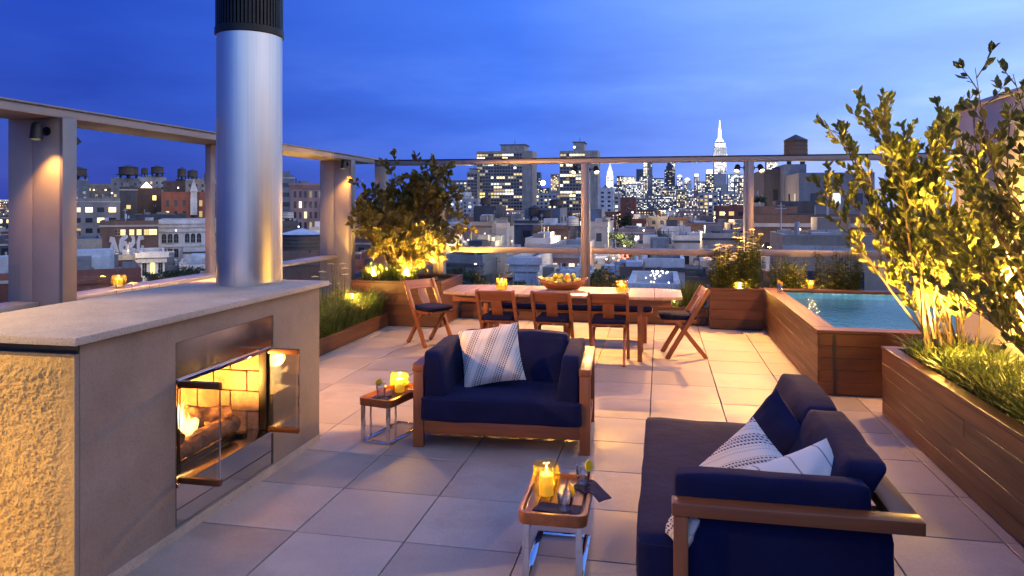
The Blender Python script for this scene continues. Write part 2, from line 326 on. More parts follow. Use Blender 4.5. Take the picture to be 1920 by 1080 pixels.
# ------------------------------------------------------------------ mesh helpers
class MB:
    def __init__(s): s.v = []; s.f = []; s.mi = []; s.m = 0
    def add(s, vs, fs):
        o = len(s.v); s.v += [tuple(v) for v in vs]; s.f += [tuple(i + o for i in f) for f in fs]; s.mi += [s.m] * len(fs); return s
    def box(s, x0, x1, y0, y1, z0, z1, mx=None):
        vs = [V((x, y, z)) for z in (z0, z1) for y in (y0, y1) for x in (x0, x1)]
        if mx is not None: vs = [mx @ v for v in vs]
        return s.add(vs, [(0, 2, 3, 1), (4, 5, 7, 6), (0, 1, 5, 4), (2, 6, 7, 3), (0, 4, 6, 2), (1, 3, 7, 5)])
    def beam(s, a, b, w, h, up=(0, 0, 1)):
        a, b = V(a), V(b); d = (b - a).normalized(); u = V(up); x = d.cross(u)
        if x.length < 1e-4: x = d.cross(V((1, 0, 0)))
        x.normalize(); u = x.cross(d).normalized(); x *= w / 2; u *= h / 2
        vs = [a - x - u, a + x - u, a + x + u, a - x + u, b - x - u, b + x - u, b + x + u, b - x + u]
        return s.add(vs, [(0, 1, 2, 3), (7, 6, 5, 4), (0, 4, 5, 1), (1, 5, 6, 2), (2, 6, 7, 3), (3, 7, 4, 0)])
    def tube(s, pts, rad, n=8, caps=True):
        pts = [V(p) for p in pts]; rings = []; ref = V((.31, .83, .46))
        for i, p in enumerate(pts):
            d = (pts[min(i + 1, len(pts) - 1)] - pts[max(i - 1, 0)]).normalized()
            x = d.cross(ref)
            if x.length < .05: x = d.cross(V((1, 0, 0)))
            x.normalize(); y = d.cross(x); r = rad[i] if isinstance(rad, (list, tuple)) else rad
            rings.append([p + (x * cos(2 * pi * k / n) + y * sin(2 * pi * k / n)) * r for k in range(n)])
        vs = [v for r in rings for v in r]; fs = []
        for i in range(len(pts) - 1):
            for k in range(n):
                a, b = i * n + k, i * n + (k + 1) % n; fs.append((a, b, b + n, a + n))
        if caps: fs += [tuple(reversed(range(n))), tuple((len(pts) - 1) * n + k for k in range(n))]
        return s.add(vs, fs)
    def lathe(s, prof, n=24, c=(0, 0, 0), mx=None, cap=True):
        vs = []
        for r, z in prof:
            for k in range(n): vs.append(V((r * cos(2 * pi * k / n), r * sin(2 * pi * k / n), z)))
        if mx is not None: vs = [mx @ v for v in vs]
        vs = [v + V(c) for v in vs]; fs = []
        for i in range(len(prof) - 1):
            for k in range(n):
                a, b = i * n + k, i * n + (k + 1) % n; fs.append((a, b, b + n, a + n))
        if cap:
            fs.append(tuple(reversed(range(n)))); fs.append(tuple((len(prof) - 1) * n + k for k in range(n)))
        return s.add(vs, fs)
    def ball(s, c, r, n=10, m=6, sc3=(1, 1, 1), mx=None):
        prof = [(max(.001, r * sin(pi * i / m)), -r * cos(pi * i / m)) for i in range(m + 1)]
        M = MX.Diagonal((*sc3, 1)); M = (mx @ M) if mx is not None else M
        return s.lathe(prof, n, c, M)
    def prism(s, poly, z0, z1, mx=None):
        n = len(poly); vs = [V((x, y, z0)) for x, y in poly] + [V((x, y, z1)) for x, y in poly]
        if mx is not None: vs = [mx @ v for v in vs]
        return s.add(vs, [tuple(reversed(range(n))), tuple(range(n, 2 * n))] + [(i, (i + 1) % n, (i + 1) % n + n, i + n) for i in range(n)])
    def mesh(s, name, mats, smooth=False, bevel=0., seg=2, angle=None):
        me = bpy.data.meshes.new(name); me.from_pydata(s.v, [], s.f)
        for m in (mats if isinstance(mats, (list, tuple)) else [mats]): me.materials.append(MATS[m])
        if any(s.mi): me.polygons.foreach_set('material_index', s.mi)
        if bevel:
            bm = bmesh.new(); bm.from_mesh(me)
            bmesh.ops.bevel(bm, geom=[e for e in bm.edges if len(e.link_faces) == 2 and e.calc_face_angle(0) > .5], offset=bevel, segments=seg, affect='EDGES', profile=.6, clamp_overlap=True)
            bm.to_mesh(me); bm.free()
        if smooth or bevel:
            me.polygons.foreach_set('use_smooth', [True] * len(me.polygons))
            try: me.set_sharp_from_angle(angle=angle if angle else R(38))
            except Exception: pass
        me.update(); return me
    def build(s, name, mats, parent=None, smooth=False, bevel=0., seg=2, loc=None, angle=None):
        return link(name, s.mesh(name, mats, smooth, bevel, seg, angle), parent, loc)
def link(name, me, parent=None, loc=None, rot=None):
    o = bpy.data.objects.new(name, me); COL.objects.link(o)
    if parent is not None: o.parent = parent
    if loc is not None: o.location = loc
    if rot is not None: o.rotation_euler = rot
    return o
def thing(name, label, cat, loc=(0, 0, 0), rz=0., group=None):
    o = bpy.data.objects.new(name, None); COL.objects.link(o); o.location = loc; o.rotation_euler = (0, 0, rz); o.empty_display_size = .1
    return tag(o, label, cat, group)
def tag(o, label, cat, group=None):
    o['label'] = label; o['category'] = cat
    if group: o['group'] = group
    return o
def struct(o): o['kind'] = 'structure'; return o
def stuff(o): o['kind'] = 'stuff'; return o
def copy_tree(o, parent=None):
    c = o.copy(); COL.objects.link(c); c.parent = parent
    for ch in o.children: copy_tree(ch, c)
    return c
def lamp(name, kind, loc, power, col=(1, .62, .25), parent=None, radius=.03, target=None, size=100, blend=.4):
    d = bpy.data.lights.new(name, kind); d.energy = power; d.color = col; d.shadow_soft_size = radius
    if kind == 'SPOT': d.spot_size = R(size); d.spot_blend = blend
    o = bpy.data.objects.new(name, d); COL.objects.link(o); o.location = loc
    if target is not None: o.rotation_euler = (V(target) - V(loc)).to_track_quat('-Z', 'Y').to_euler()
    if parent is not None:
        o.parent = parent; o.matrix_parent_inverse = MX.LocRotScale(parent.location, parent.rotation_euler, None).inverted()
    return o
def cushion(hx, hy, hz, r=.035, puff=.018, n=9, seed=0, wedge=None):
    """soft box, centre at origin; wedge(v) may reshape"""
    s = MB(); idx = {}; vs = []; fs = []
    H = (hx, hy, hz)
    def vert(a, b, c):
        key = (round(a, 5), round(b, 5), round(c, 5))
        if key in idx: return idx[key]
        p = V((a * hx, b * hy, c * hz)); rr = min(r, hx * .95, hy * .95, hz * .95)
        q = V((max(-hx + rr, min(hx - rr, p.x)), max(-hy + rr, min(hy - rr, p.y)), max(-hz + rr, min(hz - rr, p.z))))
        d = p - q
        if d.length > 1e-6: p = q + d.normalized() * rr
        g = [(1 - a * a), (1 - b * b), (1 - c * c)]
        for k, t in enumerate((a, b, c)):
            if abs(t) > .999:
                o1, o2 = [g[j] for j in range(3) if j != k]
                p[k] += math.copysign(1, t) * puff * (o1 * o2) ** .6
        nn = NZ.noise_vector(V((p.x * 4 + seed, p.y * 4, p.z * 4))) * .010 + NZ.noise_vector(V((p.x * 13 + seed, p.y * 13, p.z * 13))) * .003
        p = p + nn
        if wedge: p = wedge(p)
        idx[key] = len(vs); vs.append(p); return idx[key]
    L = [-1 + 2 * i / n for i in range(n + 1)]
    # finer near the edges
    L = [math.copysign(abs(t) ** .75, t) for t in L]
    for k in range(3):
        for sgn in (-1, 1):
            for i in range(n):
                for j in range(n):
                    q = []
                    for (u, w) in ((L[i], L[j]), (L[i + 1], L[j]), (L[i + 1], L[j + 1]), (L[i], L[j + 1])):
                        c = [0, 0, 0]; c[k] = sgn; c[(k + 1) % 3] = u; c[(k + 2) % 3] = w; q.append(vert(*c))
                    fs.append(tuple(q) if sgn > 0 else tuple(reversed(q)))
    s.add(vs, fs); return s
def pillow(hx, hy, t, seed=0, n=16):
    s = MB(); vs = []; fs = []
    def P(u, v, sg):
        e = max(0., (1 - u * u)) ** .5 * max(0., (1 - v * v)) ** .5
        x = u * hx * (1 - .07 * (1 - v * v)); y = v * hy * (1 - .07 * (1 - u * u))
        z = sg * t * e ** .8
        z += NZ.noise(V((u * 2.2 + seed, v * 2.2, sg))) * .02 * e; return V((x, y, z))
    for sg in (1, -1):
        o = len(vs)
        for i in range(n + 1):
            for j in range(n + 1): vs.append(P(-1 + 2 * i / n, -1 + 2 * j / n, sg))
        for i in range(n):
            for j in range(n):
                q = (o + i * (n + 1) + j, o + (i + 1) * (n + 1) + j, o + (i + 1) * (n + 1) + j + 1, o + i * (n + 1) + j + 1)
                fs.append(q if sg > 0 else tuple(reversed(q)))
    s.add(vs, fs); return s
LEAF = ([(0, 0, 0), (.17, .32, .05), (.19, .66, .05), (0, 1, -.06), (-.19, .66, .05), (-.17, .32, .05), (0, .52, -.03)], [(0, 1, 6), (1, 2, 6), (2, 3, 6), (3, 4, 6), (4, 5, 6), (5, 0, 6)])
def leaf_mx(p, d, size, roll, w=1.):
    d = V(d).normalized(); q = d.to_track_quat('Y', 'Z').to_matrix().to_4x4()
    return MX.Translation(p) @ q @ MX.Rotation(roll, 4, 'Y') @ MX.Diagonal((size * w, size, size, 1))
def add_leaf(mb, mx, shape=LEAF): mb.add([mx @ V(v) for v in shape[0]], shape[1])
def rvec(r=rnd):
    while True:
        v = V((r.uniform(-1, 1), r.uniform(-1, 1), r.uniform(-1, 1)))
        if .05 < v.length < 1: return v.normalized()

# ================================================================== TERRACE STRUCTURE
base = struct(MB().box(-5.35, 6.0, -5.0, 11.55, -27.9, -.05).build('terrace_base', 'wall_concrete'))
floor = struct(MB().box(-5.1, 2.6, -4.9, 11.3, -.049, -.028).build('terrace_floor', 'joint'))
PS, GX, GY = .61, -1.9146, 3.5848
pm = MB().box(-PS / 2 + .0035, PS / 2 - .0035, -PS / 2 + .0035, PS / 2 - .0035, -.045, 0).mesh('paver', 'paver', bevel=.0025, seg=1)
for i in range(-5, 8):
    for j in range(-7, 13):
        x, y = GX + (i + .5) * PS, GY + (j + .5) * PS
        if x < -4.7 or x > 2.3 or y > 11.1: continue
        o = link('paver', pm, floor, (x, y, rnd.uniform(-.0008, .0008))); o.rotation_euler = (rnd.uniform(-.0006, .0006), rnd.uniform(-.0006, .0006), 0)

# ---------------------------------------------------------------- spot lamp fixture
def spot_fixture(label, plate, out, aim, group='small black spot lamps on the steel frame'):
    """plate: mounting point, out: unit vector away from the support, aim: target"""
    plate, out, aim = V(plate), V(out), V(aim)
    t = thing('spot_lamp', label, 'spot lamp', plate, 0, group)
    m = MB(); m.lathe([(.035, 0), (.035, .012)], 14, mx=V(out).to_track_quat('Z', 'Y').to_matrix().to_4x4()); m.build('mounting_plate', 'dark_metal', t, bevel=.002)
    k = out * .10
    MB().tube([out * .01, out * .06 + V((0, 0, .012)), k], .009, 8).build('arm', 'dark_metal', t, True)
    d = (aim - (plate + k)).normalized(); q = d.to_track_quat('Z', 'Y').to_matrix().to_4x4()
    h = MB().lathe([(.022, -.06), (.036, -.05), (.042, .0), (.045, .075), (.040, .075), (.036, .03)], 18, k, q).build('lamp_head', 'black', t, True)
    MB().lathe([(.035, .045), (.001, .05)], 16, k, q).build('lens', 'lens', h)
    return t, plate + k + d * .09
SPOTC = (1.0, .45, .095)
# ---------------------------------------------------------------- left screen
XO, XI = -5.1, -4.6
ls = thing('screen_frame', 'tall beige steel screen frame with deep columns behind the stone fireplace', 'screen', (-4.85, 6, 0))
def L_(m, name, mat, bevel=.004): return m.build(name, mat, ls, bevel=bevel, loc=None)
def lbox(x0, x1, y0, y1, z0, z1): return MB().box(x0 + 4.85, x1 + 4.85, y0 - 6, y1 - 6, z0, z1)
L_(lbox(XO, XI, -3.2, 11.42, 2.435, 2.50), 'top_rail', 'column_panel')
L_(lbox(XO - .02, XI + .02, -3.2, 11.44, 2.502, 2.518), 'coping', 'mullion')
COLS = [1.62, 4.88, 7.34, 10.3]
for i, y in enumerate(COLS):
    w = .11
    if i == 2:
        L_(lbox(-5.03, -4.96, y, y + .09, .0, 2.433), 'mullion', 'column_panel'); continue
    c = L_(lbox(XO, -4.87, y, y + w, .0, 2.433), 'column', 'column_panel')
    L_(lbox(-4.864, XI - .012, y - .004, y + w, .0, 2.433), 'column_panel', 'column_panel')
    L_(lbox(XI - .01, XI + .02, y - .012, y + w + .02, .0, 2.434), 'mullion', 'mullion')
SY = [(-3.2, COLS[0]), (COLS[0] + .11, COLS[1]), (COLS[1] + .11, COLS[2]), (COLS[2] + .09, COLS[3]), (COLS[3] + .11, 11.2)]
for (a, b) in SY:
    last = a > 10
    L_(lbox(-5.05, -4.80, a + .002, b - .006, .945, .985), 'sill', 'sill' if not last else 'mullion', .006)
    L_(lbox(-4.99, -4.975, a + .003, b - .008, .08, .943), 'glass_pane', 'pane_glass', 0)
    L_(lbox(-4.99, -4.978, a + .003, b - .008, .987, 1.28), 'wind_screen_pane', 'pane_glass', 0)
    L_(lbox(-5.05, -4.93, a + .002, b - .006, .0, .078), 'bottom_rail', 'mullion')
spot_fixture('spot lamp lighting the column panel beside the fireplace with its warm beam', (-4.73, 4.876, 2.33), (0, -1, 0), (-4.6, 4.45, 0))
spot_fixture('glowing spot lamp on the far side of the column beside the fireplace', (-4.72, 4.992, 2.30), (0, 1, 0), (-3.6, 6.6, 0))
spot_fixture('spot lamp on the wide column beside the corner tree', (-4.66, 10.294, 2.37), (0, -1, 0), (-4.5, 9.8, 0))
lamp('spot_light', 'SPOT', (-4.655, 4.755, 2.24), 38, SPOTC, None, .02, (-4.64, 4.83, 0.4), 95, .7)
lamp('spot_light', 'SPOT', (-4.49, 4.71, 2.27), 700, SPOTC, None, .018, (-2.4, 7.5, .0), 84, .3)
lamp('spot_light', 'SPOT', (-4.60, 5.20, 2.25), 160, SPOTC, None, .02, (-3.2, 7.0, 0), 120, .5)
spot_fixture('spot lamp on the column past the rough end of the fireplace', (-4.70, 1.732, 2.32), (0, 1, 0), (-3.6, 2.6, 0))
lamp('spot_light', 'SPOT', (-4.55, 1.82, 2.27), 460, (1, .60, .15), None, .018, (-2.6, 2.62, .45), 80, .4)
lamp('spot_light', 'SPOT', (-4.615, 10.16, 2.28), 40, SPOTC, None, .02, (-4.60, 10.25, 0.5), 95, .7)
# ---------------------------------------------------------------- back screen
YB = 11.2
bs = thing('glass_railing_frame', 'long beige steel frame with glass panes at the dining end', 'railing', (-1, YB, 0))
def bbox(x0, x1, y0, y1, z0, z1): return MB().box(x0 + 1, x1 + 1, y0 - YB, y1 - YB, z0, z1)
def B_(m, name, mat, bevel=.004): return m.build(name, mat, bs, bevel=bevel)
B_(bbox(-4.57, 5.2, YB - .02, YB + .20, 2.40, 2.47), 'top_rail', 'mullion')
B_(bbox(-4.57, 5.2, YB - .04, YB + .22, 2.472, 2.486), 'coping', 'dark_metal', .002)
BC = [-4.50, -3.50, -1.137, 1.285, 3.70]
for x in BC:
    if x < -4: w0, w1 = .08, .10
    elif x < -3: w0, w1 = .09, .09
    else: w0, w1 = .065, .065
    B_(bbox(x - w0, x + w1, YB, YB + .15, 0, 2.398), 'column', 'column_panel' if x < -3 else 'mullion')
    if x > -4: B_(bbox(x - .03, x + .03, YB - .05, YB - .002, 0, 2.398), 'column_flange', 'mullion')
for a, b in zip(BC[:-1], BC[1:]):
    a, b = a + .105, b - .095
    B_(bbox(a, b, YB - .03, YB + .09, 1.00, 1.095), 'mid_rail', 'mullion', .008)
    B_(bbox(a, b, YB + .02, YB + .14, .0, .08), 'bottom_rail', 'mullion')
    B_(bbox(a, b, YB + .04, YB + .052, .082, .998), 'glass_pane', 'pane_glass', 0)
    B_(bbox(a, b, YB + .04, YB + .052, 1.097, 1.40), 'wind_screen_pane', 'pane_glass', 0)
for x, nm in ((-1.137, 'fruit bowl'), (1.285, 'tall white flowers')):
    for sgn, sd_ in ((-1, 'fireplace side'), (1, 'hot tub side')):
        spot_fixture('lit spot lamp on the %s of the post behind the %s' % (sd_, nm), (x + sgn * .066, YB + .05, 2.30), (sgn, 0, 0), (x + sgn * .9, 9.0, 0))
lamp('spot_light', 'SPOT', (-1.32, 11.02, 2.26), 520, SPOTC, None, .03, (-2.2, 9.1, 0), 92, .6)
lamp('spot_light', 'SPOT', (-.95, 11.02, 2.26), 480, SPOTC, None, .03, (-.5, 9.1, 0), 92, .6)
lamp('spot_light', 'SPOT', (1.10, 11.02, 2.26), 600, SPOTC, None, .03, (.5, 8.9, 0), 92, .6)
lamp('spot_light', 'SPOT', (1.48, 11.02, 2.26), 330, SPOTC, None, .03, (1.9, 9.0, 0), 92, .6)
# ---------------------------------------------------------------- right plaster wall
rw = thing('plaster_wall', 'cream plaster wall with a metal edge behind the leafy trees', 'wall', (3.5, 2, 0))
MB().box(-.95, 1.6, -6.9, 5.0, 0, 2.56).build('wall_panel', 'plaster', rw, bevel=.004)
MB().box(-.97, 1.62, -6.9, 5.03, 2.562, 2.60).build('coping', 'mullion', rw, bevel=.004)
MB().box(-.965, -.90, 5.002, 5.03, 0, 2.56).build('edge_trim', 'mullion', rw, bevel=.003)
spot_fixture('bright lamp at the top end of the plaster wall above the hot tub', (2.60, 7.034, 2.46), (0, 1, 0), (2.2, 8.6, 0), None)
lamp('spot_light', 'SPOT', (2.58, 7.22, 2.42), 360, SPOTC, None, .03, (1.7, 8.4, 0), 120, .6)

# ================================================================== FIREPLACE
FX, FY0, FY1, FB = -2.48, 2.70, 5.0, -3.36
fp = thing('fireplace', 'stone outdoor fireplace with open glass doors and a burning fire', 'fireplace', (-2.9, 3.85, 0))
O = V((-2.9, 3.85, 0))
def F(m, name, mat, bevel=.0, parent=None, smooth=False, seg=2):
    m.v = [(x - O.x, y - O.y, z - O.z) for x, y, z in m.v]
    return m.build(name, mat, parent or fp, smooth=smooth, bevel=bevel, seg=seg)
# body with a real opening in its +X face
oy0, oy1, oz0, oz1 = 3.367, 4.345, .06, 1.03
m = MB()
ys, zs = [FY0 + .03, oy0, oy1, FY1], [0, oz0, oz1, 1.145]
gi = {}
vs = []
for a, y in enumerate(ys):
    for b, z in enumerate(zs): gi[a, b] = len(vs); vs.append((FX, y, z))
fs = [(gi[a, b], gi[a + 1, b], gi[a + 1, b + 1], gi[a, b + 1]) for a in range(3) for b in range(3) if (a, b) != (1, 1)]
m.add(vs, fs)
y0, y1, z0, z1 = FY0 + .03, FY1, 0, 1.145
m.add([(FX, y1, z0), (FB, y1, z0), (FB, y1, z1), (FX, y1, z1)], [(0, 1, 2, 3)])
m.add([(FB, y1, z0), (FB, y0, z0), (FB, y0, z1), (FB, y1, z1)], [(0, 1, 2, 3)])
m.add([(FB, y0, z0), (FX, y0, z0), (FX, y0, z1), (FB, y0, z1)], [(0, 1, 2, 3)])
m.add([(FX, oy0, oz0), (FX - .05, oy0, oz0), (FX - .05, oy0, oz1), (FX, oy0, oz1)], [(0, 1, 2, 3)])
m.add([(FX, oy1, oz0), (FX - .05, oy1, oz0), (FX - .05, oy1, oz1), (FX, oy1, oz1)], [(3, 2, 1, 0)])
m.add([(FX, oy0, oz1), (FX - .05, oy0, oz1), (FX - .05, oy1, oz1), (FX, oy1, oz1)], [(0, 1, 2, 3)])
m.add([(FX, oy0, oz0), (FX - .05, oy0, oz0), (FX - .05, oy1, oz0), (FX, oy1, oz0)], [(3, 2, 1, 0)])
F(m, 'body', 'cast_stone')
F(MB().box(FX, FX + .006, FY0 + .031, FY1 - .0, 0, .05), 'skirting', 'slab_stone')
# rough split face end panel, really uneven
m = MB(); nx, nz_ = 190, 236; vs = []
for i in range(nx + 1):
    for j in range(nz_ + 1):
        x = FB + (FX - .004 - FB) * i / nx; z = 1.10 * j / nz_
        e = min(1, 8 * min(i, nx - i) / nx, 12 * min(j, nz_ - j) / nz_)
        p = V((x * 9, 3.1, z * 9)); d = NZ.noise(p * 1.1) * .003 + NZ.noise(p * 3.7) * .006 + abs(NZ.noise(p * 7.3)) * .009 + NZ.noise(p * 15.) * .0035
        vs.append((x, FY0 + .004 - d * e - .008 * e, z))
fs = [(i * (nz_ + 1) + j, (i + 1) * (nz_ + 1) + j, (i + 1) * (nz_ + 1) + j + 1, i * (nz_ + 1) + j + 1) for i in range(nx) for j in range(nz_)]
m.add(vs, fs); F(m, 'split_face_panel', 'rough_stone', smooth=True)
F(MB().box(FX - .006, FX - .002, FY0 + .003, FY0 + .029, 0, 1.10).box(FB, FX - .006, FY0 + .012, FY0 + .029, 0, 1.10), 'panel_backing', 'cast_stone')
F(MB().box(FB + .01, FX - .004, FY0 + .02, FY0 + .0295, 1.102, 1.144), 'shadow_gap', 'black')
F(MB().box(-3.40, FX + .045, 2.655, 5.075, 1.147, 1.182), 'top_slab', 'slab_stone', .004)
# steel surround
F(MB().box(FX - .012, FX - .004, oy0 + .012, oy1 - .012, .835, oz1 - .004), 'hood_panel', 'hood_steel')
F(MB().box(FX - .02, FX + .012, oy0 + .012, oy1 - .012, .808, .832), 'hood_trim', 'chrome', .003)
F(MB().box(FX - .012, FX - .005, oy0 + .012, oy1 - .012, .066, .145), 'base_panel', 'hood_steel')
F(MB().box(FX - .012, FX - .005, oy0 + .012, oy1 - .012, .150, .262), 'base_panel', 'hood_steel')
F(MB().box(FX - .16, FX + .008, oy0 + .012, oy1 - .012, .266, .285), 'hearth_trim', 'hood_steel', .003)
for yy in (oy0 + .002, oy1 - .012): F(MB().box(FX - .03, FX - .003, yy, yy + .010, .064, oz1 - .003), 'side_slot', 'black')
# firebox lined with separate bricks
bx0, bz0, bz1 = -3.14, .285, 1.0
fb = F(MB().box(bx0 - .06, bx0 - .03, oy0 - .04, oy1 + .04, .2, 1.02).box(bx0 - .03, FX - .06, oy1 + .012, oy1 + .035, .2, 1.02).box(bx0 - .03, FX - .06, oy0 - .035, oy0 - .012, .2, 1.02).box(bx0 - .03, FX - .17, oy0 - .012, oy1 + .012, .2, .262).box(bx0 - .03, FX - .03, oy0 - .012, oy1 + .012, 1.0, 1.02), 'firebox', 'mortar')
bh = .128
for r_ in range(6):
    z = .264 + r_ * (bh + .006)
    off = .12 if r_ % 2 else 0
    x = bx0 - off
    while x < FX - .09:      # right cheek, seen through the opening
        a, b = max(x, bx0 - .028), min(x + .236, FX - .085)
        if b - a > .03: F(MB().box(a, b, oy1 - .022 + rnd.uniform(-.002, .002), oy1 + .010, z, z + bh), 'brick', 'firebrick', .004, fb, seg=1); F(MB().box(a, b, oy0 - .010, oy0 + .020, z, z + bh), 'brick', 'firebrick', .004, fb, seg=1)
        x += .243
    y = oy0 + .022 - off
    while y < oy1 - .03:
        a, b = max(y, oy0 + .022), min(y + .236, oy1 - .026)
        if b - a > .03: F(MB().box(bx0 - .03, bx0 + rnd.uniform(-.002, .002), a, b, z, z + bh), 'brick', 'firebrick', .004, fb, seg=1)
        y += .243
F(MB().box(FX - .085, FX - .03, oy1 - .035, oy1 - .013, .286, .806), 'jamb', 'dark_metal', .003)
F(MB().box(FX - .085, FX - .03, oy0 + .013, oy0 + .035, .286, .806), 'jamb', 'dark_metal', .003)
# glass doors folded out
for yy, xe in ((oy0 + .012, -2.235), (4.268, -2.262)):
    d = F(MB().box(FX + .004, xe, yy, yy + .030, .792, .826), 'glass_door', 'bronze', .004)
    F(MB().box(FX + .004, xe, yy, yy + .030, .290, .322), 'door_rail', 'bronze', .004, d)
    F(MB().box(FX + .016, xe - .004, yy + .008, yy + .013, .323, .791), 'door_pane', 'door_glass', 0, d)
    F(MB().box(FX + .020, xe - .030, yy + .019, yy + .024, .323, .791), 'door_pane', 'door_glass', 0, d)
    F(MB().box(xe - .004, xe, yy + .006, yy + .015, .323, .791), 'pane_edge', 'chrome', 0, d)
# gathered mesh curtain
m = MB()
for k in range(9):
    yk = oy0 + .045 + k * .008; xk = FX - .055 - .008 * (k % 2)
    m.tube([(xk + .003 * sin(q * .9 + k), yk, .30 + q * .0625) for q in range(9)], .0035, 5)
F(m, 'mesh_curtain', 'dark_metal', smooth=True)
F(MB().tube([(FX - .06, oy0 + .03, .795), (FX - .06, oy1 - .04, .795)], .006, 6), 'curtain_rod', 'dark_metal', smooth=True)
F(MB().box(-3.05, FX - .10, 3.48, 3.52, .264, .30).box(-3.05, FX - .10, 4.16, 4.20, .264, .30).box(-3.05, -3.02, 3.50, 4.18, .285, .30).box(-2.85, -2.82, 3.50, 4.18, .285, .30).box(-2.66, -2.63, 3.50, 4.18, .285, .30), 'grate', 'dark_metal', .003)
# logs
def log(label, a, b, r, seed):
    a, b = V(a), V(b); c = (a + b) / 2
    n = 26; pts = []; rad = []
    for i in range(n + 1):
        t = i / n; p = a.lerp(b, t) - c + V((0, 0, .012 * sin(t * 3 + seed))); pts.append(p); rad.append(r * (1 + .14 * NZ.noise(V((t * 4 + seed, seed, 0)))))
    m = MB().tube(pts, rad, 26)
    m.v = [tuple(V(v) + NZ.noise_vector(V(v) * 22 + V((seed, 0, 0))) * .009 + NZ.noise_vector(V((v[0] * 70, v[1] * 14 + seed, v[2] * 70))) * .008) for v in m.v]
    o = m.build('fire_log', 'bark_log', None, smooth=True, loc=c); tag(o, label, 'log')
log('charred log lying at the back of the fire grate', (-2.95, 3.55, .365), (-2.90, 4.15, .365), .06, 1)
log('pale cracked log lying in front on the fire grate', (-2.70, 3.60, .355), (-2.66, 4.17, .355), .055, 5)
log('short log leaning across the two others in the fire', (-2.95, 3.95, .47), (-2.64, 4.12, .455), .045, 9)
log('thin log crossing the fire beside the left jamb', (-2.92, 3.72, .468), (-2.62, 3.58, .448), .04, 13)
ft = thing('fire', 'yellow flames rising between the fireplace logs', 'fire', (-2.80, 3.80, .36))
for k, (dx, dy, h, w) in enumerate([(-.02, -.13, .42, .10), (.0, -.02, .33, .08), (-.04, .09, .20, .05), (.04, -.22, .19, .05), (.05, .05, .15, .04), (-.02, .20, .12, .035)]):
    pts = []; rad = []
    for i in range(11):
        t = i / 10; pts.append((dx + .022 * sin(t * 5 + k) * t, dy + .03 * sin(t * 4.2 + 2 * k) * t, h * t)); rad.append(max(.002, w * (sin(pi * min(1, .22 + .78 * t)) ** .9) * (1 - .25 * t)))
    MB().tube(pts, rad, 12).build('flame', 'fire', ft, True)
lamp('fire_light', 'POINT', (-2.97, 3.80, .52), 125, (1, .45, .09), None, .06)
lamp('fire_light', 'POINT', (-2.78, 3.66, .62), 12, (1, .42, .08), None, .06)
# ---------------------------------------------------------------- flue
cx, cy, cr_ = -2.915, 4.78, .226
ch = thing('chimney_flue', 'wide brushed steel flue pipe with a dark fluted cap on the fireplace', 'chimney', (cx, cy, 1.182))
MB().lathe([(cr_, .0), (cr_, 1.80)], 72).build('pipe', 'flue_steel', ch, True)
MB().lathe([(cr_ + .004, 1.78), (cr_ + .012, 1.785), (cr_ + .012, 1.83), (cr_ + .004, 1.835)], 72).build('collar', 'dark_metal', ch, True)
MB().lathe([(cr_ - .035, 1.83), (cr_ - .035, 2.17)], 48).build('cap_core', 'black', ch, True)
m = MB()
for k in range(56):
    a = 2 * pi * k / 56; M4 = MX.Rotation(a, 4, 'Z')
    m.box(cr_ - .03, cr_ + .006, -.008, .008, 1.832, 2.17, M4)
m.build('cap_fins', 'dark_metal', ch)
MB().lathe([(cr_ + .012, 2.172), (cr_ + .012, 2.21), (.02, 2.26)], 56).build('cap_lid', 'dark_metal', ch, True)
# seam on the pipe
MB().box(cr_ - .001, cr_ + .003, -.008, .008, .0, 1.78, MX.Rotation(R(150), 4, 'Z')).build('seam', 'flue_steel', ch)

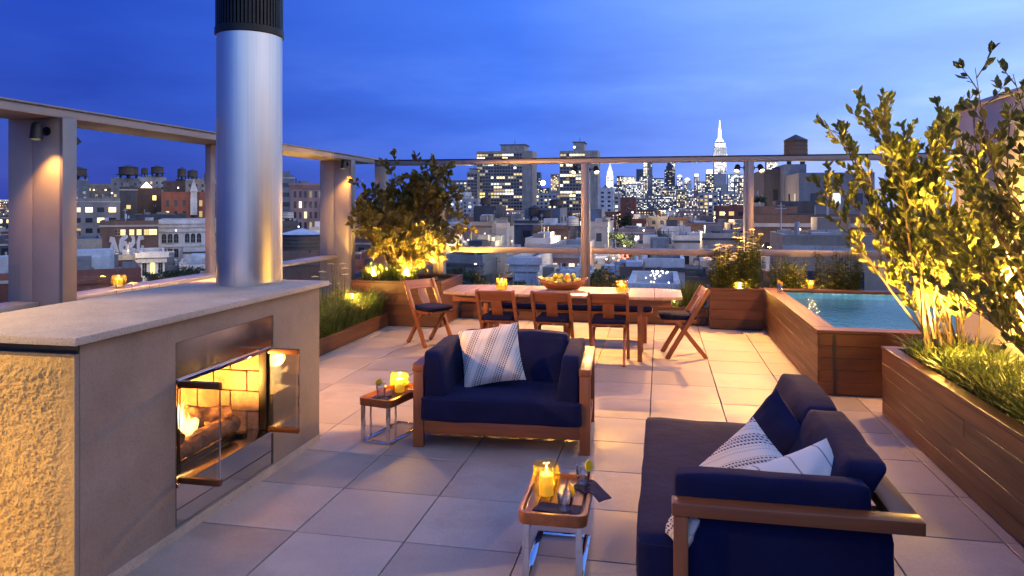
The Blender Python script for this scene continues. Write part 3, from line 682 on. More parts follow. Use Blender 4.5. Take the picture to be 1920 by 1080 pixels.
# ================================================================== PLANTERS, TUB
def board_box(name, label, cat, x0, x1, y0, y1, zt, nb, faces, th=.022, rim=.09, soil=-.06, matx='ipe', rimmat='ipe', open_=True, seglen=2.4):
    t = thing(name, label, cat, ((x0 + x1) / 2, (y0 + y1) / 2, 0)); o = t.location
    def T(m, nm, mt, bevel=.002): m.v = [(x - o.x, y - o.y, z) for x, y, z in m.v]; return m.build(nm, mt, t, bevel=bevel, seg=1)
    i = th + .002
    zc = zt - .03
    if open_:
        T(MB().box(x0 + i, x1 - i, y0 + i, y0 + i + .02, 0, zc).box(x0 + i, x1 - i, y1 - i - .02, y1 - i, 0, zc).box(x0 + i, x0 + i + .02, y0 + i + .021, y1 - i - .021, 0, zc).box(x1 - i - .02, x1 - i, y0 + i + .021, y1 - i - .021, 0, zc), 'inner_frame', 'black', 0)
        if soil is not None: T(MB().box(x0 + i + .021, x1 - i - .021, y0 + i + .021, y1 - i - .021, max(.02, zt + soil - .1), zt + soil), 'soil', 'soil', 0)
    bh = (zc - .012) / nb
    for k in range(nb):
        z0 = .012 + k * bh; z1 = z0 + bh - .0022
        for fc in faces:
            L0, L1 = (y0, y1) if fc in 'LR' else (x0 + .0, x1 - .0)
            if fc in 'FB': L0, L1 = (x0 + (th if 'L' in faces else 0), x1 - (th if 'R' in faces else 0))
            cuts = [L0]; p = L0 + seglen * rnd.uniform(.45, 1)
            while p < L1 - .5: cuts.append(p); p += seglen
            cuts.append(L1)
            for a, b in zip(cuts[:-1], cuts[1:]):
                j = rnd.uniform(-.0008, .0008); b2 = b - .002
                if fc == 'L': T(MB().box(x0 + j, x0 + th, a, b2, z0, z1), 'board', matx + '_y')
                if fc == 'R': T(MB().box(x1 - th, x1 + j, a, b2, z0, z1), 'board', matx + '_y')
                if fc == 'F': T(MB().box(a, b2, y0 + j, y0 + th, z0, z1), 'board', matx + '_x')
                if fc == 'B': T(MB().box(a, b2, y1 - th, y1 + j, z0, z1), 'board', matx + '_x')
    e = .006
    if rim:
        T(MB().box(x0 - e, x1 + e, y0 - e, y0 + rim, zc + .002, zt), 'rim_board', rimmat + '_x', .003)
        T(MB().box(x0 - e, x1 + e, y1 - rim, y1 + e, zc + .002, zt), 'rim_board', rimmat + '_x', .003)
        T(MB().box(x0 - e, x0 + rim, y0 + rim + .002, y1 - rim - .002, zc + .002, zt), 'rim_board', rimmat + '_y', .003)
        T(MB().box(x1 - rim, x1 + e, y0 + rim + .002, y1 - rim - .002, zc + .002, zt), 'rim_board', rimmat + '_y', .003)
    return t, T
board_box('planter', 'long dark wooden planter full of grass beside the sofa', 'planter', 1.81, 2.54, -1.2, 6.55, .575, 5, 'LFB', seglen=3.2)
tub, TT = board_box('hot_tub', 'hot tub clad in dark boards with glowing blue water', 'hot tub', 1.418, 3.35, 7.12, 10.62, .60, 5, 'LF', rim=.19, soil=None, open_=False, rimmat='ipe', seglen=5)
TT(MB().box(1.442, 1.462, 7.15, 10.6, 0, .57).box(3.31, 3.33, 7.15, 10.6, 0, .57).box(1.464, 3.308, 7.146, 7.166, 0, .57).box(1.464, 3.308, 10.58, 10.6, 0, .57), 'tub_frame', 'black', 0)
TT(MB().box(1.55, 1.575, 7.112, 7.1195, .02, .565), 'door_gap', 'black', 0)
x0, x1, y0, y1 = 1.60, 3.16, 7.33, 10.42
m = MB(); m.add([(x0, y0, .1), (x1, y0, .1), (x1, y1, .1), (x0, y1, .1), (x0, y0, .567), (x1, y0, .567), (x1, y1, .567), (x0, y1, .567)], [(0, 1, 2, 3), (0, 4, 5, 1), (1, 5, 6, 2), (2, 6, 7, 3), (3, 7, 4, 0)])
TT(m, 'basin', 'pool_tile', 0)
m = MB(); nx, ny = 2, 2
m.add([(x0 + .001, y0 + .001, .555), (x1 - .001, y0 + .001, .555), (x1 - .001, y1 - .001, .555), (x0 + .001, y1 - .001, .555)], [(0, 1, 2, 3)])
TT(m, 'water_surface', 'water', 0)
for (lx, ly) in ((1.9, 7.34), (2.75, 7.34)):
    TT(MB().lathe([(.05, .0), (.05, .012), (.035, .022)], 14, (lx, ly - .008, .30), MX.Rotation(R(-90), 4, 'X')), 'pool_light', 'cool_lamp', 0)
    lamp('pool_lamp', 'POINT', (lx, ly + .13, .32), 480, (.30, .84, 1.0), None, .09)
board_box('planter', 'square wooden planter of tall white flowers between railing and hot tub', 'planter', .678, 1.405, 10.60, 11.10, .585, 4, 'FL', rim=.03)
board_box('planter', 'low wooden trough planter under the glass behind the dining table', 'planter', -3.02, .66, 10.86, 11.10, .265, 2, 'FR', rim=.03)
board_box('planter', 'tall wooden planter holding the corner tree', 'planter', -4.42, -3.06, 9.95, 11.10, .655, 4, 'FR', rim=.035)
board_box('planter', 'low wooden planter of grasses and daisies between fireplace and corner', 'planter', -4.46, -3.85, 5.12, 9.92, .20, 1, 'RF', rim=.03)
board_box('planter', 'dark planter of leafy shrubs between hot tub and glass railing', 'planter', 1.43, 3.35, 10.66, 11.10, .50, 4, 'FL', rim=.03)

# ================================================================== FURNITURE
def lounge(name, label, cat, loc, rz, W, D, group=None, arms=(1, 1), nback=1, foot=.085, arm_z=.60, over=0.):
    """local: x across (width W), y from front 0 to back D; open front faces -y"""
    t = thing(name, label, cat, loc, rz, group)
    w = .075
    def q(m, nm, mt, bevel=.004): return m.build(nm, mt, t, bevel=bevel)
    for sx in (0, 1):
        if not arms[sx]:
            q(MB().box(.02, .02 + w, .02, .075, 0, .10), 'leg', 'teak_z'); q(MB().box(.02, .02 + w, D - .1, D - .045, 0, .10), 'leg', 'teak_z')
            q(MB().box(.004, .045, .047, D - .052, .105, .195), 'side_rail', 'teak_y'); continue
        x0 = 0 if sx == 0 else W - w
        q(MB().box(x0, x0 + w, 0, .055, 0, arm_z - .052), 'leg', 'teak_z')
        q(MB().box(x0 + (.0 if arms[0] else -.19), x0 + (w if arms[0] else -.13), D - .055, D, 0, arm_z - .052), 'leg', 'teak_z')
        q(MB().box(x0 - .004, x0 + w + .004, -.006, D + over, arm_z - .05, arm_z), 'armrest', 'teak_y', .005)
        q(MB().box(x0 + .012, x0 + w - .012, .057, D - .057, .11, .19), 'side_rail', 'teak_y')
    q(MB().box(w + .006 if arms[0] else .0, W - w - .006, D - .05 + over - (0 if arms[0] else .05), D + over, arm_z - .05, arm_z - .001), 'back_rail', 'teak_x', .005)
    q(MB().box(w + .002, W - w - .002, .004, .045, .105, .195), 'front_rail', 'teak_x')
    q(MB().box(w + .002, W - w - .002, D - .05, D - .01, .105, .195), 'rear_rail', 'teak_x')
    m = MB()
    for k in range(9):
        x = w + .04 + (W - 2 * w - .08) * k / 8; m.box(x - .03, x + .03, .047, D - .052, .165, .185)
    q(m, 'seat_slats', 'teak_y', 0)
    hx, hy = (W - 2 * w) / 2 - .004, D / 2 - .01
    if arms[0]: cushion(hx + .02, hy, .088, .024, .006, 14, 1).build('seat_cushion', 'navy', t, True, loc=(W / 2, hy - .03, .285), angle=3)
    else:
        hx = (W - w) / 2; cushion(hx, hy + .05, .105, .026, .006, 14, 1).build('seat_cushion', 'navy', t, True, loc=(hx - .01, hy - .09, .30), angle=3)
        cushion(.045, hy - .01, .25, .02, .006, 8, 2).build('side_panel', 'navy', t, True, loc=(W - .085, hy + .03, .285), angle=3)
    def piping(par, ax_, ay_, zz_):
        pts_ = []; rr_ = .03
        for (sx_, sy_, a0) in ((1, 1, 0), (-1, 1, 90), (-1, -1, 180), (1, -1, 270)):
            for k_ in range(5): an = R(a0 + 22.5 * k_); pts_.append((sx_ * (ax_ - rr_) + rr_ * cos(an), sy_ * (ay_ - rr_) + rr_ * sin(an), zz_))
        pts_.append(pts_[0]); MB().tube(pts_, .0045, 6, False).build('piping', 'navy_cloth', par, True)
    sc_ = [o_ for o_ in t.children if o_.name.startswith('seat_cushion')][0]
    ex_, ey_ = (hx + .02, hy) if arms[0] else (hx, hy + .05)
    ez_ = .088 if arms[0] else .105
    piping(sc_, ex_ - .004, ey_ - .004, ez_ - .016); piping(sc_, ex_ - .004, ey_ - .004, -ez_ + .016)
    for sx in (0, 1):
        if not arms[sx]: continue
        sg = 1 if sx == 0 else -1
        def wd(p, sg=sg):  # wide at the bottom, narrow at the top on the inner side
            f = (p.z + .17) / .34; return V((p.x - sg * .05 * f * max(0, min(1, .5 + .5 * sg * p.x / .085)), p.y, p.z))
        cushion(.085, hy - .03, .17, .020, .006, 12, 3 + sx, wd).build('arm_cushion', 'navy', t, True, loc=((w + .088) if sx == 0 else W - w - .088, hy - .02, .515), angle=3)
    xb = w + .14 if arms[0] else .0
    bw = (W - xb - w - .14) / nback
    for k in range(nback):
        def wb(p): return V((p.x, p.y + .10 * (p.z / .19 if p.z > 0 else p.z / .19 * .4), p.z))
        cushion(bw / 2 + .004, .080, .19, .024, .008, 12, 7 + k, wb).build('back_cushion', 'navy', t, True, loc=(xb + bw * (k + .5), D - .19 + (0 if arms[0] else .05), .535), angle=3)
    return t
# wide armchair facing the camera
lounge('armchair', 'wide navy armchair with wooden arms facing the fire, one striped pillow on it', 'armchair', (-1.752, 5.005, 0), R(3.0), 1.275, .86)
def place_pillow(mb, mat, label, loc, rot, name='pillow', group=None):
    o = mb.build(name, mat, None, True, angle=3); o.location = loc; o.rotation_euler = rot; return tag(o, label, 'pillow', group)
place_pillow(pillow(.235, .225, .075, 1), 'striped_cloth', 'striped pillow leaning in the corner of the wide armchair', (-1.27, 5.43, .60), (R(66), R(-8), R(14)))
# long sofa on the right, facing the fire (-X): local x -> +Y... front faces -X
W2 = 1.83
sofa = lounge('sofa', 'long navy sofa with wooden arm rails beside the long planter', 'sofa', (.05, 4.70, 0), R(-90), W2, .80, None, (0, 1), nback=2, over=.09)
def wn_(p): return p
place_pillow(pillow(.18, .18, .09, 4), 'navy', 'plain navy pillow against the sofa back', (.58, 3.98, .54), (R(72), R(30), R(-66)))
place_pillow(pillow(.22, .22, .08, 5), 'striped_cloth', 'striped pillow lying tilted beside the cream pillow on the sofa', (.36, 3.33, .53), (R(48), R(24), R(-60)))
place_pillow(pillow(.225, .19, .09, 6), 'lined_cloth', 'cream pillow with thin dark lines leaning on the sofa arm', (.58, 3.17, .545), (R(50), R(-14), R(22)))
place_pillow(pillow(.075, .075, .035, 8), 'striped_cloth', 'small striped pillow standing low by the sofa front edge', (.085, 2.955, .475), (R(70), R(10), R(-60)))

# ---------------------------------------------------------------- dining chairs
def make_chair():
    t = thing('dining_chair', 'x', 'chair')
    Wd = .455
    # local: faces +y ; stile runs from front foot (y=+.21,z=0) to the top of the back (y=-.25,z=.79)
    a, b = V((0, .215, .0)), V((0, -.255, .79))
    for sx in (-1, 1):
        x = sx * (Wd / 2 - .02); off = V((x, 0, 0))
        MB().beam(a + off, b + off, .034, .052, (0, 1, 0)).build('stile', 'teak_z', t, bevel=.004)
        x = sx * (Wd / 2 - .056); off = V((x, 0, 0))
        MB().beam(V((x, -.235, 0)), V((x, .10, .425)), .032, .046, (0, 1, 0)).build('leg', 'teak_z', t, bevel=.004)
        MB().box(x - .015, x + .015, -.12, .24, .405, .436).build('seat_rail', 'teak_y', t, bevel=.003)
    d = (b - a).normalized(); nrm = V((0, d.z, -d.y)); 
    def bk(f): return a.lerp(b, f)
    def panel(x0, x1, f0, f1, th, nm, mt):
        p0, p1 = bk(f0), bk(f1); m = MB(); h = nrm * th / 2
        m.add([p0 - h + V((x0, 0, 0)), p0 - h + V((x1, 0, 0)), p1 - h + V((x1, 0, 0)), p1 - h + V((x0, 0, 0)), p0 + h + V((x0, 0, 0)), p0 + h + V((x1, 0, 0)), p1 + h + V((x1, 0, 0)), p1 + h + V((x0, 0, 0))], [(3, 2, 1, 0), (4, 5, 6, 7), (0, 1, 5, 4), (1, 2, 6, 5), (2, 3, 7, 6), (3, 0, 4, 7)])
        return m.build(nm, mt, t, bevel=.004)
    xi = Wd / 2 - .038
    panel(-xi, xi, .865, .998, .024, 'top_rail', 'teak_x'); panel(-xi, xi, .50, .555, .022, 'lower_rail', 'teak_x')
    panel(-.062, .062, .557, .863, .016, 'splat', 'teak_z')
    mk = panel(-.02, .02, .517, .532, .026, 'brass_plate', 'chrome')
    m = MB()
    for k in range(6): y = -.10 + k * .066; m.box(-xi + .034, xi - .034, y, y + .052, .425, .440)
    m.build('seat_slats', 'teak_x', t)
    cushion(Wd / 2 - .045, .20, .028, .02, .008, 8, 2).build('seat_cushion', 'navy', t, True, loc=(0, .075, .472), angle=3)
    return t
ch0 = make_chair()
spots = [(-1.813, 8.165, 0., 'dining chair turned to the table in front of the candle nearest the corner tree'),
         (-1.182, 8.165, -1., 'middle dining chair pushed in before the fruit bowl'),
         (-.561, 8.165, 1., 'dining chair pushed in before the candle nearest the hot tub'),
         (-2.86, 8.80, -128., 'angled dining chair at the table end by the corner tree'),
         (.262, 8.70, 97., 'dining chair seen from the side at the hot tub end of the table')]
for i, (x, y, a, lb) in enumerate(spots):
    c = ch0 if i == 0 else copy_tree(ch0)
    c.location = (x, y, 0); c.rotation_euler = (0, 0, R(a)); c['label'] = lb; c['group'] = 'dining chairs round the table'
# ---------------------------------------------------------------- dining table
tb = thing('dining_table', 'long slatted wooden dining table set with a fruit bowl and candles', 'table', (-1.13, 8.55, 0))
TL, TR, TF, TK = -1.37, 1.37, -.46, .42
nb = 9
for k in range(nb):
    a = TL + (TR - TL) * k / nb + .003; b = TL + (TR - TL) * (k + 1) / nb - .003
    def yf(x): u = abs(x) / 1.37; return .10 * max(0, (u - .72) / .28) ** 2
    pts = []
    for q in range(5): x = a + (b - a) * q / 4; pts.append((x, TF + yf(x)))
    for q in range(5): x = b + (a - b) * q / 4; pts.append((x, TK - yf(x)))
    if k in (0, nb - 1):
        pts = [p for p in pts]
    MB().prism(pts, .708, .742).build('top_board', 'pale_teak_y', tb, bevel=.004)
MB().box(TL + .12, TR - .12, TF + .09, TF + .12, .63, .706).build('apron', 'teak_x', tb, bevel=.003)
MB().box(TL + .12, TR - .12, TK - .12, TK - .09, .63, .706).build('apron', 'teak_x', tb, bevel=.003)
for x in (-.86, .905):
    for y in (TF + .13, TK - .19): MB().box(x - .025, x + .025, y, y + .055, 0, .706).build('leg', 'teak_z', tb, bevel=.004)
    MB().box(x - .02, x + .02, TF + .187, TK - .192, .55, .61).build('stretcher', 'teak_y', tb, bevel=.003)
# ---------------------------------------------------------------- bench behind
be = thing('bench', 'long bench with dark cushion behind the dining table', 'bench', (-1.2, 9.55, 0))
for x in (-1.0, 0, 1.0):
    MB().box(x - .03, x + .03, -.20, .20, 0, .355).build('leg', 'teak_z', be, bevel=.004)
MB().box(-1.12, 1.10, -.21, .21, .357, .39).build('seat_board', 'teak_x', be, bevel=.004)
cushion(1.10, .215, .045, .035, .008, 12, 4).build('seat_cushion', 'navy', be, True, loc=(-.01, 0, .438), angle=3)

# ---------------------------------------------------------------- candles
def candle(label, loc, r=.072, h=.145, power=14, group='candles in amber glass holders'):
    t = thing('candle_holder', label, 'candle', loc, 0, group)
    prof = [(r * .62, .0), (r * .80, .006), (r * .98, h * .30), (r, h * .55), (r * .93, h * .85), (r * .86, h), (r * .82, h), (r * .89, h * .84), (r * .955, h * .55), (r * .93, h * .3), (r * .72, .016), (.001, .013)]
    MB().lathe(prof, 32, cap=False).build('glass_holder', 'amber_glass', t, True, angle=3)
    MB().lathe([(r * .5, .017), (r * .5, h * .66), (r * .44, h * .69), (.001, h * .66)], 20).build('candle_wax', 'wax', t, True)
    MB().tube([(0, 0, h * .66), (.001, 0, h * .72)], .0016, 5).build('wick', 'black', t)
    fl = [(.001, h * .70), (.0055, h * .74), (.0068, h * .79), (.0045, h * .87), (.001, h * .97)]
    MB().lathe(fl, 10).build('flame', 'flame', t, True)
    lamp('candle_light', 'POINT', V(loc) + V((0, 0, h * .84)), power, (1, .56, .13), None, .012)
    return t
candle('amber glass candle on the dining table nearest the corner tree', (-1.84, 8.40, .7435))
candle('amber glass candle on the dining table nearest the hot tub', (-.432, 8.42, .7435))
candle('large amber glass candle on the tray table by the sofa', (-.548, 3.53, .3125), .070, .168, 3.2)
candle('amber glass candle on the tray table beside the wide armchair', (-1.945, 5.25, .3125), .072, .165, 22)
candle('amber candle on the hot tub rim by the railing', (2.0, 10.50, .6015), .06, .13, 10)
candle('round amber candle on the metal sill behind the fireplace', (-4.90, 5.85, .9865), .065, .12, 3)

# ---------------------------------------------------------------- tray tables
def tray_table(label, loc, rz, w, d, zt=.31):
    t = thing('tray_table', label, 'side table', loc, rz, 'tray tables with chrome frames')
    pts = []; r = .045
    for (cx_, cy_, a0) in ((w / 2 - r, d / 2 - r, 0), (-w / 2 + r, d / 2 - r, 90), (-w / 2 + r, -d / 2 + r, 180), (w / 2 - r, -d / 2 + r, 270)):
        for k in range(6): a = R(a0 + 18 * k); pts.append((cx_ + r * cos(a), cy_ + r * sin(a)))
    inn = [(x * (w - .036) / w, y * (d - .036) / d) for x, y in pts]; n = len(pts)
    m = MB(); z0, z1 = zt - .038, zt + .018
    vs = [(x, y, z0) for x, y in pts] + [(x * 1.012, y * 1.012, z1) for x, y in pts] + [(x, y, z1) for x, y in inn] + [(x, y, zt - .012) for x, y in inn]
    fs = [tuple(reversed(range(n)))]
    for a in range(3): fs += [(a * n + i, a * n + (i + 1) % n, (a + 1) * n + (i + 1) % n, (a + 1) * n + i) for i in range(n)]
    fs.append(tuple(3 * n + i for i in range(n)))
    m.add(vs, fs); m.build('tray', 'teak_y', t, bevel=.0025)
    k = 5; sw = (w - .06) / k
    for i in range(k):
        x = -w / 2 + .03 + i * sw; MB().box(x, x + sw - .005, -d / 2 + .03, d / 2 - .03, zt - .011, zt + .001).build('slat', 'teak_y', t, bevel=.002)
    bw, bd = w * .78, d * .92; s = .012
    for sx in (-1, 1):
        x = sx * bw / 2
        MB().box(x - .016, x + .016, -bd / 2, -bd / 2 + s, s + .0, zt - .040).build('leg', 'chrome', t, bevel=.002)
        MB().box(x - .016, x + .016, -bd / 2, bd / 2 + .02, 0, s).build('foot_bar', 'chrome', t, bevel=.002)
        MB().box(x - .006, x + .006, -bd / 2 + .10, -bd / 2 + .11, s + .0, zt - .040).build('brace', 'chrome', t, bevel=.002)
    MB().box(-bw / 2 + .018, bw / 2 - .018, bd / 2 - .012, bd / 2 + .02, 0, s).build('cross_bar', 'chrome', t, bevel=.002)
    MB().box(-bw / 2 + .018, bw / 2 - .018, -bd / 2, -bd / 2 + .03, 0, s).build('cross_bar', 'chrome', t, bevel=.002)
    return t
tray_table('wooden tray table with chrome frame beside the sofa front', (-.495, 3.57, 0), R(1), .32, .53)
tray_table('wooden tray table with chrome frame tucked by the wide armchair', (-2.0, 5.27, 0), R(-12), .28, .54)
def tumbler(label, loc, r=.036, h=.10, slice_a=0., group='tumblers with lemon slices'):
    t = thing('tumbler', label, 'glass', loc, 0, group)
    MB().lathe([(r * .82, 0), (r * .86, .004), (r, h), (r * .95, h), (r * .82, .014), (.001, .012)], 24, cap=False).build('glass', 'tumbler_glass', t, True, angle=3)
    MB().lathe([(r * .80, .015), (r * .90, h * .66), (.001, h * .66)], 20).build('water', 'drink', t, True)
    M4 = MX.Translation((cos(slice_a) * r, sin(slice_a) * r, h + .004)) @ MX.Rotation(slice_a + pi / 2, 4, 'Z') @ MX.Rotation(R(80), 4, 'X')
    s = MB().lathe([(.024, -.003), (.027, -.003), (.027, .003), (.024, .003)], 20, mx=M4).build('lemon_slice', 'lemon_rind', t, True)
    MB().lathe([(.001, -.0024), (.0238, -.0024), (.0238, .0024), (.001, .0024)], 20, mx=M4).build('lemon_flesh', 'lemon_flesh', s, True)
    return t
tumbler('tumbler with a lemon slice on the napkin before the large candle', (-.435, 3.36, .3210), .037, .095, .6)
tumbler('tumbler with a lemon wedge at the sofa tray table corner', (-.385, 3.70, .3200), .037, .105, -.6)
tumbler('tumbler with a lemon slice on the armchair tray table', (-2.03, 5.09, .3210), .037, .10, 2.4)
tumbler('tumbler on the hot tub rim nearest the square flower planter', (1.53, 10.05, .6015), .034, .11, .5)
tumbler('tumbler on the hot tub rim nearer the amber candle', (1.575, 10.25, .6015), .034, .11, 2.)
def napkin(label, pts, z, th=.008, droop=None):
    m = MB(); n = len(pts); c = V((sum(p[0] for p in pts) / n, sum(p[1] for p in pts) / n, z)); vs = []
    G = 10
    P = [V((*p, 0)) for p in pts]
    def at(u, v, zz):
        q = P[0].lerp(P[1], u).lerp(P[3].lerp(P[2], u), v)
        dz = .004 * NZ.noise(V((q.x * 25, q.y * 25, z)))
        if droop: dz += droop(q.x, q.y)
        return V((q.x, q.y, z + zz + max(-.3, dz))) - c
    for lay in (0, 1):
        for i in range(G + 1):
            for j in range(G + 1): vs.append(at(i / G, j / G, th * lay))
    k = (G + 1) ** 2; fs = []
    for i in range(G):
        for j in range(G):
            a, b, c_, d = i * (G + 1) + j, (i + 1) * (G + 1) + j, (i + 1) * (G + 1) + j + 1, i * (G + 1) + j + 1
            fs += [(d, c_, b, a), (k + a, k + b, k + c_, k + d)]
    rim = [i * (G + 1) for i in range(G + 1)] + [G * (G + 1) + j for j in range(1, G + 1)] + [i * (G + 1) + G for i in range(G - 1, -1, -1)] + [j for j in range(G - 1, 0, -1)]
    for a, b in zip(rim, rim[1:] + rim[:1]): fs.append((a, b, k + b, k + a))
    m.add(vs, fs); o = m.build('napkin', 'navy_cloth', None, True, loc=c); return tag(o, label, 'napkin')
napkin('navy napkin spread along the front edge of the sofa tray table', [(-.59, 3.365), (-.365, 3.325), (-.365, 3.45), (-.56, 3.455)], .3125)
napkin('navy napkin hanging off the side of the sofa tray table', [(-.44, 3.68), (-.40, 3.79), (-.24, 3.66), (-.29, 3.53)], .3125, .006, lambda x, y: (.019 - max(0, x + .325) * .6) if x > -.36 else 0)
napkin('navy napkin under the tumbler on the armchair tray table', [(-2.10, 5.03), (-1.96, 5.02), (-1.97, 5.15), (-2.10, 5.16)], .3125)
# ---------------------------------------------------------------- fruit bowl
bw = thing('fruit_bowl', 'long carved wooden bowl heaped with citrus fruit on the dining table', 'bowl', (-1.145, 8.62, .7432))
m = MB(); n = 40; prof = [(.30, 0.0), (.62, .012), (.86, .05), (1.0, .10), (.955, .10), (.80, .058), (.56, .028), (.01, .022)]
vs = []
for r_, z in prof:
    for k in range(n):
        a = 2 * pi * k / n; ex = abs(cos(a)) ** 2.5
        lift = ex * .055 * (r_ ** 3) if z > .03 else 0
        vs.append((r_ * .295 * cos(a) * (1 + .05 * ex), r_ * .165 * sin(a), z + lift))
fs = [(i * n + k, i * n + (k + 1) % n, (i + 1) * n + (k + 1) % n, (i + 1) * n + k) for i in range(len(prof) - 1) for k in range(n)] + [tuple(reversed(range(n)))]
m.add(vs, fs); m.build('carved_shell', 'teak_x', bw, True, angle=3)
fr = random.Random(3); placed = []
fm = {}
for k_, mt in (('orange', 'orange_skin'), ('lemon', 'lemon_skin'), ('lime', 'lime_skin')):
    fm[k_] = MB().ball((0, 0, 0), .034, 14, 9, (1, 1, .94) if k_ == 'orange' else (1.14, .92, .92)).mesh(k_, mt, True)
for layer, (zc_, ex_, ey_, cnt) in enumerate(((.062, .185, .075, 11), (.105, .20, .085, 12), (.150, .14, .05, 8))):
    tries = 0; c_ = 0
    while c_ < cnt and tries < 900:
        tries += 1; a = fr.uniform(0, 2 * pi); q = math.sqrt(fr.random())
        p = V((ex_ * q * cos(a), ey_ * q * sin(a), zc_ + fr.uniform(-.004, .008)))
        if all((p - o_).length > .062 for o_ in placed):
            placed.append(p); c_ += 1
            k_ = fr.choice(['orange', 'orange', 'lemon', 'lemon', 'lime'])
            o = link(k_, fm[k_], None, V((-1.145, 8.62, .7432)) + p, (fr.uniform(0, 6), fr.uniform(0, 6), fr.uniform(0, 6)))
            tag(o, {'orange': 'ripe orange heaped in the wooden fruit bowl', 'lemon': 'yellow lemon heaped in the wooden fruit bowl', 'lime': 'greenish lime heaped in the wooden fruit bowl'}[k_], k_, {'orange': 'oranges in the bowl', 'lemon': 'lemons in the bowl', 'lime': 'limes in the bowl'}[k_])

# ================================================================== PLANTS
def blades(mb, x0, x1, y0, y1, z, n, h0, h1, w=.006, lean=.5, r=rnd, bias=(0, 0)):
    for _ in range(n):
        x, y = r.uniform(x0, x1), r.uniform(y0, y1); h = r.uniform(h0, h1); a = r.uniform(0, 2 * pi); ln = r.uniform(.15, lean) * h
        d = V((cos(a) * ln + bias[0] * h, sin(a) * ln + bias[1] * h, 0)); s = V((-sin(a), cos(a), 0)) * w * r.uniform(.7, 1.3)
        p = [V((x, y, z)) + d * t * t + V((0, 0, h * (t - .28 * t * t * (ln / h)))) for t in (0, .4, .75, 1.)]
        mb.add([p[0] - s * .7, p[0] + s * .7, p[1] - s, p[1] + s, p[2] - s * .7, p[2] + s * .7, p[3]], [(0, 1, 3, 2), (2, 3, 5, 4), (4, 5, 6)])
def grass_patch(label, n_, x0, x1, y0, y1, z, n, h0, h1, w=.006, lean=.6, mat='grass_blade', bias=(0, 0)):
    m = MB(); blades(m, x0, x1, y0, y1, z, n, h0, h1, w, lean, bias=bias); o = m.build(n_, mat, None, False); stuff(o); return tag(o, label, 'grass')
grass_patch('long arching grass filling the planter beside the sofa', 'grass', 1.93, 2.44, .2, 6.35, .51, 11000, .13, .29, .007, 1.2)
grass_patch('bright lit grasses filling the low planter beside the fireplace', 'grass', -4.38, -3.90, 5.25, 9.85, .135, 7500, .22, .55, .006, .9)
grass_patch('fine pale grass tufts in the trough behind the dining table', 'grass', -2.9, .6, 10.91, 11.06, .205, 2600, .18, .42, .004, .6)
grass_patch('upright grass clump at the foot of the corner tree', 'grass', -4.35, -3.6, 10.05, 10.5, .6, 520, .16, .36, .009, .7)
grass_patch('soft grass tuft at the table end by the square planter', 'grass', .30, .62, 10.90, 11.06, .205, 420, .3, .55, .004, .5)

def tree(name, label, cat, base, stems, leafmat, leaf, nleaf_obj, twig_len, per_twig, r, barkmat='bark', leafw=1., up=.5, group=None, r0=.016, spread=.5, twigs=9, bare=.45):
    """stems: list of (base offset, tip) in world; leaves in tufts along twigs on the upper part"""
    base = V(base); t = thing(name, label, cat, base, 0, group); tm = MB(); mats_ = []
    for (b0, tip, ra) in stems:
        b0, tip = V(b0), V(tip); d = tip - b0; side = V((r.uniform(-1, 1), r.uniform(-1, 1), 0)) * d.length * .10
        n = 8; pts = []; rad = []
        for i in range(n + 1):
            q = i / n; p = b0.lerp(tip, q) + side * sin(pi * q) + V((0, 0, .10 * d.length * sin(pi * q) * .4)) + NZ.noise_vector(V((q * 3, ra * 100, tip.x * 7))) * .02
            pts.append(p - base); rad.append(max(.0016, ra * (1 - q) ** .8))
        tm.tube(pts, rad, 6)
        for k in range(twigs):
            q = bare + (1 - bare) * (k + r.random()) / twigs; i = min(n - 1, int(q * n)); p = pts[i].lerp(pts[i + 1], q * n - i)
            dv = (d.normalized() * .7 + rvec(r) * spread + V((0, 0, up * .6))).normalized(); ln = twig_len * r.uniform(.5, 1.1) * (1.15 - .5 * q)
            e_ = p + dv * ln; mid = p.lerp(e_, .5) + rvec(r) * ln * .08
            tm.tube([p, mid, e_], [.0035, .0026, .0012], 4, False)
            for j in range(per_twig):
                f = .25 + .75 * (j + r.random()) / per_twig; pp = (p.lerp(mid, f * 2) if f < .5 else mid.lerp(e_, f * 2 - 1))
                ld = (dv * .7 + rvec(r) * .8 + V((0, 0, up * .5))).normalized(); s_ = leaf * r.uniform(.6, 1.25)
                mats_.append(leaf_mx(pp, ld, s_, r.uniform(0, 6.28), leafw))
            for j in range(3): mats_.append(leaf_mx(e_, (dv + rvec(r) * .6).normalized(), leaf * r.uniform(.7, 1.1), r.uniform(0, 6.28), leafw))
    tm.build('trunk', barkmat, t, True)
    cp = V(cam.location) - base
    mats_.sort(key=lambda M: (M.translation - cp).length)
    if nleaf_obj:
        key = 'leaf_' + leafmat
        lm_ = MB().add(*LEAF).mesh('leaf', leafmat, True)
        step = 1
        for M in mats_[:nleaf_obj]:
            o = link('leaf', lm_, t); o.matrix_local = M
    m = MB()
    for M in mats_[nleaf_obj:]: add_leaf(m, M)
    stuff(m.build('crown', leafmat, t, True)); return t
r = random.Random(11)
